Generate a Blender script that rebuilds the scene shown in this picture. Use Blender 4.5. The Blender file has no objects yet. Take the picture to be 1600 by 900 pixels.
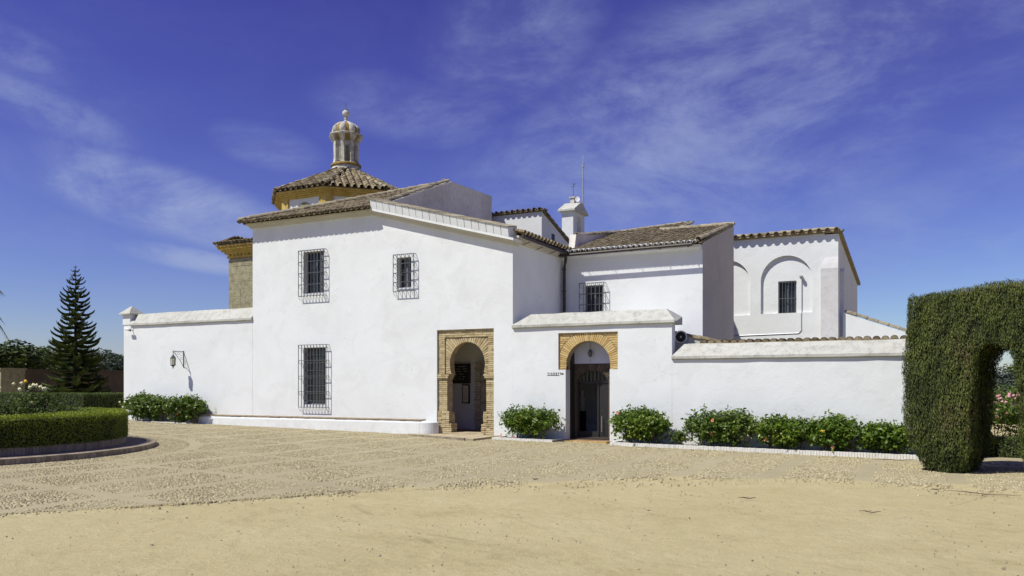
import bpy, bmesh, math, random
import numpy as np
from mathutils import Vector, Matrix
random.seed(7)
RNG = np.random.default_rng(7)
S = bpy.context.scene
COL = S.collection
PI = math.pi
R = math.radians

# ------------------------------------------------------------------ camera, sky, sun, exposure
# world: x runs right along the facade, y runs into the buildings, z is up; the main facade is the plane y = 0
cam_d = bpy.data.cameras.new('camera'); cam = bpy.data.objects.new('camera', cam_d); COL.objects.link(cam)
cam_d.sensor_width = 36; cam_d.lens = 36 * 1292 / 1600; cam_d.shift_y = 150 / 1600
cam_d.clip_end = 3000; cam_d.clip_start = .1
cam.location = (0, -22.8, 1.6)
cam.rotation_euler = (PI / 2, 0, math.atan2(.4565, .8898))
S.camera = cam
S.view_settings.view_transform = 'Standard'; S.view_settings.look = 'None'
S.view_settings.exposure = .2; S.view_settings.gamma = 1
SUN = Vector((-.75, -1, 1.7)).normalized()
sd = bpy.data.lights.new('sun', 'SUN'); sd.energy = 4.6; sd.angle = R(.5); sd.color = (1, .972, .875)
sun = bpy.data.objects.new('sun', sd); COL.objects.link(sun)
sun.rotation_euler = (-SUN).to_track_quat('-Z', 'Y').to_euler()

W = bpy.data.worlds.new('World'); S.world = W; W.use_nodes = True
wn = W.node_tree; wn.nodes.clear()
def N(t, typ, **kw):
    n = t.nodes.new(typ)
    for k, v in kw.items(): setattr(n, k, v)
    return n
def lk(t, a, b): t.links.new(a, b)
def math_n(t, op, a, b=None, c=None, clamp=False):
    n = N(t, 'ShaderNodeMath', operation=op, use_clamp=clamp)
    for i, v in enumerate((a, b, c)):
        if v is None: continue
        if isinstance(v, (int, float)): n.inputs[i].default_value = v
        else: lk(t, v, n.inputs[i])
    return n.outputs[0]
out = N(wn, 'ShaderNodeOutputWorld'); bg = N(wn, 'ShaderNodeBackground'); lk(wn, bg.outputs[0], out.inputs[0])
sky = N(wn, 'ShaderNodeTexSky', sky_type='NISHITA', sun_disc=False)
sky.sun_elevation = math.asin(SUN.z); sky.sun_rotation = math.atan2(SUN.x, SUN.y)
sky.air_density = 1.0; sky.dust_density = .35; sky.ozone_density = 3.0; sky.altitude = 100
sc3 = N(wn, 'ShaderNodeSeparateColor'); lk(wn, sky.outputs[0], sc3.inputs[0]); cc3 = N(wn, 'ShaderNodeCombineColor')
for i, (k_, e_) in enumerate(((.425, 1.33), (.187, 1.78), (.65, 1.25))):    # the photograph's deep, saturated rendering of the blue
    lk(wn, math_n(wn, 'MULTIPLY', math_n(wn, 'POWER', sc3.outputs[i], e_), k_), cc3.inputs[i])
tc = N(wn, 'ShaderNodeTexCoord')
sep = N(wn, 'ShaderNodeSeparateXYZ'); lk(wn, tc.outputs['Generated'], sep.inputs[0])
dirv = tc.outputs['Generated']
zc = math_n(wn, 'MAXIMUM', sep.outputs[2], .06)
px = math_n(wn, 'DIVIDE', sep.outputs[0], zc); py = math_n(wn, 'DIVIDE', sep.outputs[1], zc)
cmb = N(wn, 'ShaderNodeCombineXYZ'); lk(wn, px, cmb.inputs[0]); lk(wn, py, cmb.inputs[1])
def wnoise(scale_xyz, rot, scale, detail, rough, dist, seed):
    m = N(wn, 'ShaderNodeMapping'); m.inputs['Rotation'].default_value[2] = rot; m.inputs['Scale'].default_value = scale_xyz
    m.inputs['Location'].default_value = (seed, seed * .7, 0)
    lk(wn, cmb.outputs[0], m.inputs[0])
    n = N(wn, 'ShaderNodeTexNoise'); n.inputs['Scale'].default_value = scale; n.inputs['Detail'].default_value = detail
    n.inputs['Roughness'].default_value = rough; n.inputs['Distortion'].default_value = dist
    lk(wn, m.outputs[0], n.inputs['Vector']); return n.outputs[0]
def cdir(px_, py_):
    u = (px_ - 800) / 1292; v = (600 - py_) / 1292
    return Vector((.8898 * u - .4564, .4565 * u + .8897, v)).normalized()
def blob(px_, py_, rad):                     # a bank of cirrus round one direction of the sky
    d = cdir(px_, py_)
    vm = N(wn, 'ShaderNodeVectorMath', operation='DOT_PRODUCT'); lk(wn, dirv, vm.inputs[0]); vm.inputs[1].default_value = d
    c = math.cos(rad)
    mr = N(wn, 'ShaderNodeMapRange', interpolation_type='SMOOTHSTEP'); lk(wn, vm.outputs['Value'], mr.inputs[0])
    mr.inputs[1].default_value = c; mr.inputs[2].default_value = 1; return mr.outputs[0]
def mr_(v, a, b, lo=0, hi=1):
    mr = N(wn, 'ShaderNodeMapRange', interpolation_type='SMOOTHSTEP'); lk(wn, v, mr.inputs[0])
    for i, q in enumerate((a, b, lo, hi)): mr.inputs[i + 1].default_value = q
    return mr.outputs[0]
def dnoise(scale_xyz, rot, scale, detail, rough, dist):
    m = N(wn, 'ShaderNodeMapping'); m.inputs['Rotation'].default_value = rot; m.inputs['Scale'].default_value = scale_xyz
    lk(wn, dirv, m.inputs[0]); n = N(wn, 'ShaderNodeTexNoise'); n.inputs['Scale'].default_value = scale; n.inputs['Detail'].default_value = detail
    n.inputs['Roughness'].default_value = rough; n.inputs['Distortion'].default_value = dist
    lk(wn, m.outputs[0], n.inputs['Vector']); return n.outputs[0]
wisp = mr_(dnoise((1, 1, 2.2), (R(10), R(14), 0), 5.5, 14, .68, .28), .40, .74)
veil = mr_(dnoise((1, 1, 1.5), (R(-20), R(-15), R(30)), 3.2, 9, .6, .6), .40, .72)
def eblob(px_, py_, rx, ry, ang, w):         # an elongated cirrus bank: centre, radii and tilt of its long axis
    d = cdir(px_, py_); side = d.cross(Vector((0, 0, 1))).normalized(); up = side.cross(d).normalized(); a = R(ang)
    ax = (side * math.cos(a) - up * math.sin(a)) * (1292 / rx) / 1; bx_ = (side * math.sin(a) + up * math.cos(a)) * (1292 / ry)
    o = []
    for v in (ax, bx_):
        vm = N(wn, 'ShaderNodeVectorMath', operation='DOT_PRODUCT'); lk(wn, dirv, vm.inputs[0]); vm.inputs[1].default_value = v; o.append(math_n(wn, 'MULTIPLY', vm.outputs['Value'], vm.outputs['Value']))
    fr_ = N(wn, 'ShaderNodeVectorMath', operation='DOT_PRODUCT'); lk(wn, dirv, fr_.inputs[0]); fr_.inputs[1].default_value = d
    q = math_n(wn, 'ADD', o[0], o[1]); m = N(wn, 'ShaderNodeMapRange', interpolation_type='SMOOTHSTEP'); lk(wn, q, m.inputs[0])
    m.inputs[1].default_value = 1.6; m.inputs[2].default_value = 0; m.inputs[3].default_value = 0; m.inputs[4].default_value = w
    return math_n(wn, 'MULTIPLY', m.outputs[0], math_n(wn, 'GREATER_THAN', fr_.outputs['Value'], 0))
bank = None
for b in ((225, 305, 230, 48, 13, 1.5), (300, 405, 95, 16, 8, 1.3), (60, 172, 120, 34, 15, .9), (20, 75, 60, 26, 10, .8), (415, 228, 75, 30, 10, .6), (640, 172, 130, 45, 8, .65), (800, 60, 130, 100, -30, .7),
          (1080, 190, 400, 150, -25, .95), (1340, 90, 190, 70, -38, 1.0), (930, 290, 170, 110, 0, .8), (1250, 180, 240, 150, -30, .7), (1480, 370, 260, 80, 5, .5), (1560, 60, 160, 70, -10, .5), (-700, 100, 500, 200, 0, .7), (2400, 150, 500, 250, 0, .7)):
    v = eblob(*b); bank = v if bank is None else math_n(wn, 'MAXIMUM', bank, v)
cl = math_n(wn, 'MULTIPLY', math_n(wn, 'ADD', math_n(wn, 'MULTIPLY', wisp, .62), math_n(wn, 'ADD', math_n(wn, 'MULTIPLY', veil, .34), .07)), bank)
base = math_n(wn, 'MULTIPLY', wisp, .05)
cl = math_n(wn, 'MULTIPLY', math_n(wn, 'ADD', cl, base), .72, clamp=True)
mixc = N(wn, 'ShaderNodeMix', data_type='RGBA'); lk(wn, cl, mixc.inputs[0]); lk(wn, cc3.outputs[0], mixc.inputs[6])
mixc.inputs[7].default_value = (3.6, 4.3, 6.6, 1)
lk(wn, mixc.outputs[2], bg.inputs[0]); bg.inputs[1].default_value = .088

# ------------------------------------------------------------------ helpers: materials
def new_mat(name):
    m = bpy.data.materials.new(name); m.use_nodes = True; t = m.node_tree; t.nodes.clear()
    o = N(t, 'ShaderNodeOutputMaterial'); p = N(t, 'ShaderNodeBsdfPrincipled'); lk(t, p.outputs[0], o.inputs[0])
    return m, t, p, o
def noise(t, vec, scale, detail=6, rough=.6, dist=0., sc=None):
    if sc is not None:
        mp = N(t, 'ShaderNodeMapping'); mp.inputs['Scale'].default_value = sc; lk(t, vec, mp.inputs[0]); vec = mp.outputs[0]
    n = N(t, 'ShaderNodeTexNoise'); lk(t, vec, n.inputs['Vector'])
    n.inputs['Scale'].default_value = scale; n.inputs['Detail'].default_value = detail; n.inputs['Roughness'].default_value = rough
    n.inputs['Distortion'].default_value = dist; return n.outputs[0]
def ramp(t, fac, stops):
    r = N(t, 'ShaderNodeValToRGB'); lk(t, fac, r.inputs[0]); e = r.color_ramp.elements
    while len(e) < len(stops): e.new(.5)
    for i, (pos, c) in enumerate(stops):
        e[i].position = pos; e[i].color = (*c, 1) if len(c) == 3 else c
    return r.outputs[0]
def mixrgb(t, fac, a, b, mode='MIX'):
    m = N(t, 'ShaderNodeMix', data_type='RGBA', blend_type=mode)
    for i, v in ((0, fac), (6, a), (7, b)):
        if isinstance(v, (int, float)): m.inputs[i].default_value = v
        elif isinstance(v, tuple): m.inputs[i].default_value = (*v, 1)
        else: lk(t, v, m.inputs[i])
    return m.outputs[2]
def mr3(t, v, a, b, lo=0, hi=1):
    m = N(t, 'ShaderNodeMapRange'); lk(t, v, m.inputs[0])
    for i, q in enumerate((a, b, lo, hi)): m.inputs[i + 1].default_value = q
    return m.outputs[0]
def wpos(t): return N(t, 'ShaderNodeNewGeometry').outputs['Position']
def tintf(t):
    a = N(t, 'ShaderNodeAttribute', attribute_name='tint'); o = N(t, 'ShaderNodeObjectInfo')
    return math_n(t, 'FRACT', math_n(t, 'ADD', a.outputs['Fac'], o.outputs['Random']))
def bump(t, p, h, strength, dist=.02):
    b = N(t, 'ShaderNodeBump'); b.inputs['Strength'].default_value = strength; b.inputs['Distance'].default_value = dist
    lk(t, h, b.inputs['Height']); lk(t, b.outputs[0], p.inputs['Normal'])
def simple(name, stops, scale=6, rough=.8, bmp=.3, bs=40, tint=.5, metal=0, bd=.01, spec=.3):
    """noise mixed with a per-piece value picks a colour from the stops"""
    m, t, p, o = new_mat(name); pos = wpos(t)
    n = mr3(t, noise(t, pos, scale, 8, .65), .3, .7)
    f = math_n(t, 'ADD', math_n(t, 'MULTIPLY', n, 1 - tint), math_n(t, 'MULTIPLY', tintf(t), tint), clamp=True)
    lk(t, ramp(t, f, stops), p.inputs['Base Color']); p.inputs['Roughness'].default_value = rough; p.inputs['Metallic'].default_value = metal
    p.inputs['Specular IOR Level'].default_value = spec
    if bmp: bump(t, p, noise(t, pos, bs, 6, .7), bmp, bd)
    return m
def plaster(name, base, stain, amount=.5, dirt=None, lich=0.):
    m, t, p, o = new_mat(name); pos = wpos(t)
    big = mr3(t, noise(t, pos, .55, 6, .6, .6), .42, .72)
    spots = mr3(t, noise(t, pos, 2.6, 10, .72, .8), .56, .74)
    streak = mr3(t, noise(t, pos, 1.4, 8, .65, .3, (2.2, 2.2, .28)), .52, .78)
    f = math_n(t, 'MULTIPLY', math_n(t, 'ADD', math_n(t, 'MULTIPLY', big, .35), math_n(t, 'MULTIPLY', math_n(t, 'MULTIPLY', spots, streak), .9)), amount, clamp=True)
    c = mixrgb(t, f, base, stain)
    # small chips and nail marks in the lime wash
    vo = N(t, 'ShaderNodeTexVoronoi'); vo.inputs['Scale'].default_value = 1.5; lk(t, pos, vo.inputs['Vector'])
    chip = mr3(t, vo.outputs['Distance'], .022, .03, 1, 0)
    c = mixrgb(t, math_n(t, 'MULTIPLY', chip, .55), c, (.25, .21, .17))
    if lich:
        l1 = mr3(t, noise(t, pos, 5, 12, .8, .2), .47, .66); l2 = mr3(t, noise(t, pos, 22, 8, .75), .38, .62)
        c = mixrgb(t, math_n(t, 'MULTIPLY', math_n(t, 'MULTIPLY', l1, l2), lich), c, dirt)
    wp = N(t, 'ShaderNodeVectorMath', operation='ADD'); nz_ = N(t, 'ShaderNodeTexNoise'); nz_.inputs['Scale'].default_value = 2.2; nz_.inputs['Detail'].default_value = 6; lk(t, pos, nz_.inputs['Vector'])
    lk(t, pos, wp.inputs[0]); lk(t, nz_.outputs[1], wp.inputs[1])
    ve = N(t, 'ShaderNodeTexVoronoi', feature='DISTANCE_TO_EDGE'); ve.inputs['Scale'].default_value = .75; lk(t, wp.outputs[0], ve.inputs['Vector'])
    crack = math_n(t, 'MULTIPLY', mr3(t, ve.outputs['Distance'], .003, .010, 1, 0), mr3(t, noise(t, pos, .8, 4, .6), .52, .62))
    c = mixrgb(t, math_n(t, 'MULTIPLY', crack, .30), c, stain)
    patch = mr3(t, noise(t, pos, .9, 2, .4, 1.2), .585, .60); c = mixrgb(t, math_n(t, 'MULTIPLY', patch, .10), c, stain)
    sz = N(t, 'ShaderNodeSeparateXYZ'); lk(t, pos, sz.inputs[0])                  # splash dirt near the ground
    low = math_n(t, 'MULTIPLY', mr3(t, sz.outputs[2], -.2, .9, 1, 0), mr3(t, noise(t, pos, 3.5, 8, .7), .42, .66)); c = mixrgb(t, math_n(t, 'MULTIPLY', low, .32), c, (.45, .40, .30))
    lk(t, c, p.inputs['Base Color']); p.inputs['Roughness'].default_value = .92; p.inputs['Specular IOR Level'].default_value = .15
    h = math_n(t, 'ADD', math_n(t, 'MULTIPLY', noise(t, pos, 1.6, 5, .55, .4), .6), math_n(t, 'MULTIPLY', noise(t, pos, 14, 8, .7), .22))
    bump(t, p, h, .5, .045)
    return m
M = {}
M['white'] = plaster('white_limewash', (.722, .742, .738), (.50, .50, .485), .7)
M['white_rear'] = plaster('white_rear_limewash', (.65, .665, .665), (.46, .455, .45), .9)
M['grey_plaster'] = plaster('weathered_grey_plaster', (.78, .75, .68), (.36, .345, .31), 1.6, (.05, .045, .04), .5)
M['shaded_plaster'] = plaster('shaded_end_plaster', (.44, .415, .40), (.29, .265, .26), 1, (.12, .1, .1), .2)  # darker than the front wall: the end wall's shade is put into the colour
M['coping'] = plaster('lichened_coping_plaster', (.50, .50, .455), (.36, .355, .30), 1.2, (.15, .145, .11), 1.)
M['inside'] = plaster('vestibule_plaster', (.72, .70, .66), (.55, .52, .5), .6)
M['porch'] = plaster('porch_plaster', (.55, .56, .68), (.4, .4, .46), .5)  # blue skylight on the white porch wall is mixed into this colour
M['pilaster'] = plaster('worn_pilaster_limewash', (.66, .66, .66), (.36, .35, .33), 1.5, (.3, .29, .26), .5)
M['cornice'] = plaster('cornice_plaster', (.60, .57, .48), (.44, .4, .32), 1)
M['tile'] = simple('lichened_clay_tile', [(0, (.045, .037, .026)), (.3, (.125, .10, .062)), (.55, (.22, .18, .11)), (.78, (.31, .26, .16)), (1, (.33, .22, .13))], 9, .95, .8, 45, .45, bd=.02)
M['tile_ridge'] = simple('pale_ridge_tile', [(0, (.12, .10, .07)), (.4, (.28, .245, .17)), (.75, (.40, .355, .255)), (1, (.36, .25, .16))], 8, .95, .7, 40, .5, bd=.02)
M['brick_pale'] = simple('pale_yellow_brick', [(0, (.22, .165, .085)), (.35, (.40, .315, .17)), (.7, (.52, .43, .25)), (1, (.60, .52, .33))], 7, .95, .6, 50, .5)
M['brick_orange'] = simple('orange_buff_brick', [(0, (.34, .21, .08)), (.4, (.52, .36, .145)), (.75, (.60, .45, .20)), (1, (.66, .54, .29))], 6, .9, .4, 50, .6)
M['mortar'] = simple('old_lime_mortar', [(0, (.26, .20, .12)), (1, (.44, .36, .22))], 12, .95, .6, 60, 0)
M['brick_dark'] = simple('kerb_brick', [(0, (.16, .13, .095)), (.5, (.27, .225, .165)), (1, (.37, .32, .245))], 9, .95, .7, 50, .55)
M['brick_shade'] = simple('shaded_brown_brick', [(0, (.05, .035, .025)), (.5, (.09, .068, .05)), (1, (.13, .10, .075))], 9, .95, .7, 50, .55)  # brick darkened to paint in the shadow under the inner arch
M['brick_white'] = simple('whitewashed_brick', [(0, (.45, .42, .36)), (.4, (.68, .66, .6)), (1, (.74, .73, .70))], 14, .95, .6, 50, .35)
M['ochre'] = simple('ochre_limewash', [(0, (.30, .20, .05)), (.5, (.45, .32, .08)), (1, (.54, .41, .15))], 3, .9, .4, 30, .1)
M['ochre_aged'] = simple('aged_ochre_render', [(0, (.14, .11, .05)), (.5, (.27, .19, .055)), (1, (.40, .28, .08))], 6, .9, .4, 30, .2)
M['ashlar'] = simple('rough_sandstone', [(0, (.19, .17, .11)), (.5, (.30, .275, .175)), (1, (.39, .36, .24))], 4, .95, .9, 14, .06, bd=.05)
M['lantern_stone'] = simple('stained_white_stone', [(0, (.10, .095, .08)), (.3, (.34, .32, .27)), (.6, (.50, .485, .44)), (1, (.62, .605, .56))], 4.5, .9, .7, 22, .12)
M['green_tile'] = simple('olive_niche_render', [(0, (.10, .11, .06)), (1, (.26, .27, .17))], 5, .8, .3, 30, .1)
M['iron'] = simple('painted_iron', [(0, (.085, .088, .092)), (1, (.15, .155, .16))], 20, .55, .2, 60, .2, .3)
M['black'] = simple('black_paint', [(0, (.018, .016, .015)), (1, (.035, .032, .03))], 20, .5, .1, 60, .1)
M['frame_grey'] = simple('blue_grey_window_paint', [(0, (.10, .11, .13)), (1, (.18, .19, .21))], 10, .5, .2, 40, .2)
M['wood'] = simple('dark_wood', [(0, (.04, .025, .016)), (1, (.10, .065, .04))], 10, .6, .3, 40, .2)
M['pipe_brown'] = simple('brown_gutter_paint', [(0, (.03, .022, .018)), (1, (.06, .045, .035))], 8, .5, .1, 30, .1)
M['pale_metal'] = simple('galvanised_metal', [(0, (.34, .35, .37)), (1, (.5, .51, .53))], 20, .45, .1, 60, .1, .6)
M['white_paint'] = simple('white_paint', [(0, (.7, .7, .7)), (1, (.8, .8, .8))], 9, .5, 0, 30, .1)
M['paper'] = simple('paper', [(0, (.42, .38, .30)), (1, (.6, .56, .46))], 9, .9, 0, 30, .1)
M['terracotta'] = simple('worn_red_floor_tile', [(0, (.20, .10, .06)), (1, (.36, .22, .14))], 6, .9, .4, 40, .4)
M['slab'] = simple('threshold_stone', [(0, (.26, .21, .13)), (.6, (.44, .37, .24)), (1, (.50, .43, .3))], 3, .95, .6, 25, .1)
M['bench_top'] = simple('worn_brick_bench_top', [(0, (.24, .19, .12)), (1, (.42, .34, .235))], 6, .95, .6, 40, .3)
def glass_mat():
    m, t, p, o = new_mat('dark_window_glass'); pos = wpos(t)
    lk(t, ramp(t, noise(t, pos, 1.5, 3), [(.3, (.012, .014, .018)), (.7, (.035, .04, .05))]), p.inputs['Base Color'])
    p.inputs['Roughness'].default_value = .12; p.inputs['Specular IOR Level'].default_value = .45
    bump(t, p, noise(t, pos, 2.5, 2), .05); return m
M['glass'] = glass_mat()
def clear_glass():
    m, t, p, o = new_mat('lamp_glass')
    p.inputs['Base Color'].default_value = (.75, .72, .55, 1); p.inputs['Roughness'].default_value = .25
    p.inputs['Transmission Weight'].default_value = .6; return m
M['lamp_glass'] = clear_glass()
def leaf_mat(name, stops, rough=.45, transl=.3, big=1.2, spec=.35, nw=.35):
    m, t, p, o = new_mat(name); pos = wpos(t)
    n = mr3(t, noise(t, pos, big, 5, .6), .35, .65)
    a = N(t, 'ShaderNodeAttribute', attribute_name='tint').outputs['Fac']
    f = math_n(t, 'ADD', math_n(t, 'MULTIPLY', n, nw), math_n(t, 'MULTIPLY', a, 1 - nw), clamp=True)
    c = ramp(t, f, stops); lk(t, c, p.inputs['Base Color']); p.inputs['Roughness'].default_value = rough
    p.inputs['Specular IOR Level'].default_value = spec
    tr = N(t, 'ShaderNodeBsdfTranslucent'); lk(t, mixrgb(t, 1., c, (1.1, 1.15, .5), 'MULTIPLY'), tr.inputs[0])
    ms = N(t, 'ShaderNodeMixShader'); ms.inputs[0].default_value = transl
    lk(t, p.outputs[0], ms.inputs[1]); lk(t, tr.outputs[0], ms.inputs[2]); lk(t, ms.outputs[0], o.inputs[0]); return m
M['leaf'] = leaf_mat('hibiscus_leaf', [(0, (.03, .06, .006)), (.4, (.09, .155, .016)), (.75, (.18, .26, .026)), (1, (.30, .36, .07))], .42, .34, spec=.4)
M['leaf_dark'] = leaf_mat('dark_shrub_leaf', [(0, (.03, .055, .008)), (.5, (.10, .16, .022)), (1, (.25, .32, .065))], .45, .3, spec=.35)
M['rose_leaf'] = leaf_mat('rose_leaf', [(0, (.03, .045, .012)), (.6, (.08, .115, .028)), (1, (.19, .23, .07))], .6, .25, spec=.2)
M['box'] = leaf_mat('clipped_box_leaf', [(0, (.05, .07, .006)), (.5, (.14, .185, .014)), (.85, (.26, .32, .024)), (1, (.28, .23, .055))], .55, .3)
M['box_far'] = leaf_mat('far_hedge_leaf', [(0, (.045, .07, .015)), (.6, (.09, .13, .03)), (1, (.15, .18, .05))], .6, .25)
M['cypress'] = leaf_mat('cypress_spray', [(0, (.028, .036, .010)), (.35, (.06, .078, .017)), (.6, (.10, .125, .025)), (.82, (.14, .17, .035)), (.9, (.15, .13, .05)), (1, (.13, .095, .055))], .75, .2, .8, nw=.4)
M['pine'] = leaf_mat('norfolk_pine_needle', [(0, (.028, .045, .010)), (.6, (.07, .10, .025)), (1, (.13, .165, .045))], .6, .15)
M['tree_dark'] = leaf_mat('dark_tree_leaf', [(0, (.022, .034, .010)), (.6, (.052, .08, .02)), (1, (.11, .15, .035))], .6, .2, .25)
M['tree_mid'] = leaf_mat('mid_tree_leaf', [(0, (.04, .06, .012)), (.6, (.09, .135, .024)), (1, (.16, .21, .04))], .6, .25, .25)
M['tree_grey'] = leaf_mat('grey_tree_leaf', [(0, (.04, .055, .045)), (.6, (.075, .10, .075)), (1, (.12, .15, .10))], .6, .2, .3)
M['palm'] = leaf_mat('palm_leaflet', [(0, (.02, .035, .018)), (1, (.06, .08, .04))], .5, .2)
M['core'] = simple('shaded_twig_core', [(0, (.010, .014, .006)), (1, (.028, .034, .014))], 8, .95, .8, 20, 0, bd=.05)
M['bark'] = simple('bark', [(0, (.05, .035, .025)), (1, (.14, .105, .075))], 6, .95, .8, 25, .2)
M['twig'] = simple('shrub_stem', [(0, (.10, .075, .05)), (1, (.22, .17, .12))], 12, .9, .3, 40, .2)
M['petal_red'] = simple('red_petal', [(0, (.62, .05, .02)), (1, (.75, .14, .04))], 20, .6, 0, tint=.6)
M['petal_peach'] = simple('peach_petal', [(0, (.75, .28, .10)), (1, (.8, .42, .22))], 20, .6, 0, tint=.6)
M['petal_cream'] = simple('cream_petal', [(0, (.70, .66, .28)), (1, (.8, .78, .55))], 20, .6, 0, tint=.6)
M['petal_yellow'] = simple('yellow_petal', [(0, (.75, .45, .03)), (1, (.8, .6, .08))], 20, .6, 0, tint=.6)
M['petal_pink'] = simple('pink_petal', [(0, (.6, .25, .28)), (1, (.75, .5, .5))], 20, .6, 0, tint=.6)
M['pebble'] = simple('river_pebble', [(0, (.20, .17, .10)), (.3, (.30, .255, .15)), (.65, (.38, .33, .20)), (.9, (.46, .405, .245)), (1, (.58, .52, .36))], 3, .85, .2, 60, .85)
M['brown_wall'] = simple('shaded_earth_wall', [(0, (.06, .045, .034)), (.5, (.085, .064, .048)), (1, (.11, .083, .06))], 1.2, .95, .6, 12, .1, bd=.05)  # tree shade lying on the wall is painted into this dark brown
M['soil'] = simple('garden_soil', [(0, (.05, .035, .02)), (1, (.13, .095, .06))], 5, .95, .8, 30, 0, bd=.03)
M['pave_grey'] = simple('grey_kerb_paving', [(0, (.15, .125, .095)), (1, (.26, .22, .17))], 5, .95, .5, 30, .1)

def sand_mat():
    m, t, p, o = new_mat('compacted_sand'); pos = wpos(t)
    a = noise(t, pos, .5, 10, .68, .8); b = noise(t, pos, 3.0, 10, .7, .2); g = noise(t, pos, 60, 6, .7)
    f = math_n(t, 'ADD', math_n(t, 'MULTIPLY', mr3(t, a, .3, .7), .55), math_n(t, 'MULTIPLY', mr3(t, b, .3, .7), .35), clamp=True)
    f = math_n(t, 'ADD', f, math_n(t, 'MULTIPLY', math_n(t, 'SUBTRACT', noise(t, pos, 14, 6, .75, .3), .5), .55), clamp=True)
    c = ramp(t, f, [(0, (.35, .30, .155)), (.35, (.44, .382, .205)), (.7, (.485, .425, .24)), (1, (.53, .47, .285))])
    sx = N(t, 'ShaderNodeSeparateXYZ'); lk(t, pos, sx.inputs[0])
    # curved tyre marks: rings round two far centres, broken up by noise
    tr = None
    for (cx, cy, r0, w) in ((-14, -60, 46.3, .07), (-14, -60, 47.9, .08), (-60, -90, 93.0, .07), (-60, -90, 94.6, .07), (-40, 40, 62.0, .06), (-40, 40, 63.5, .07), (-16, -3, 17.2, .05)):
        dx = math_n(t, 'SUBTRACT', sx.outputs[0], cx); dy = math_n(t, 'SUBTRACT', sx.outputs[1], cy)
        d = math_n(t, 'SQRT', math_n(t, 'ADD', math_n(t, 'MULTIPLY', dx, dx), math_n(t, 'MULTIPLY', dy, dy)))
        k = mr3(t, math_n(t, 'ABSOLUTE', math_n(t, 'SUBTRACT', d, r0)), w * .4, w, 1, 0)
        tr = k if tr is None else math_n(t, 'MAXIMUM', tr, k)
    brk = mr3(t, noise(t, pos, 1.6, 8, .7, .6), .48, .70)
    tr = math_n(t, 'MULTIPLY', tr, brk)
    wv = N(t, 'ShaderNodeTexWave'); wv.inputs['Scale'].default_value = 26; wv.inputs['Distortion'].default_value = 1.5; lk(t, pos, wv.inputs['Vector'])
    tr = math_n(t, 'MULTIPLY', tr, mr3(t, wv.outputs['Fac'], .2, .8, .35, 1)); c = mixrgb(t, math_n(t, 'MULTIPLY', tr, .3), c, (.33, .26, .13))
    grit = mr3(t, noise(t, pos, 34, 5, .7), .55, .68); c = mixrgb(t, math_n(t, 'MULTIPLY', grit, .5), c, (.26, .2, .12))
    pale = mr3(t, noise(t, pos, 85, 3, .6), .66, .74); c = mixrgb(t, math_n(t, 'MULTIPLY', pale, .4), c, (.6, .52, .38))
    lk(t, c, p.inputs['Base Color']); p.inputs['Roughness'].default_value = .95; p.inputs['Specular IOR Level'].default_value = .1
    h = math_n(t, 'ADD', math_n(t, 'MULTIPLY', g, .25), math_n(t, 'ADD', math_n(t, 'MULTIPLY', b, 1.1), math_n(t, 'MULTIPLY', tr, -.18)))
    bump(t, p, h, .9, .05); return m
M['sand'] = sand_mat()
def pave_mat():
    m, t, p, o = new_mat('worn_mortar_paving'); pos = wpos(t)
    f = math_n(t, 'ADD', math_n(t, 'MULTIPLY', mr3(t, noise(t, pos, .6, 8, .6), .3, .7), .6), math_n(t, 'MULTIPLY', mr3(t, noise(t, pos, 9, 8, .7), .3, .7), .4))
    c = ramp(t, f, [(0, (.30, .262, .165)), (.5, (.365, .32, .20)), (1, (.42, .37, .24))])
    att = N(t, 'ShaderNodeAttribute', attribute_name='tint').outputs['Fac']; dust = mr3(t, math_n(t, 'ADD', att, math_n(t, 'MULTIPLY', math_n(t, 'SUBTRACT', noise(t, pos, 2.2, 8, .7), .5), 1.6)), .25, .65)
    c = mixrgb(t, dust, c, (.45, .385, .205))
    lk(t, c, p.inputs['Base Color']); p.inputs['Roughness'].default_value = .95; p.inputs['Specular IOR Level'].default_value = .15
    bump(t, p, noise(t, pos, 45, 8, .75), .6, .02); return m
M['pave'] = pave_mat()

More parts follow.
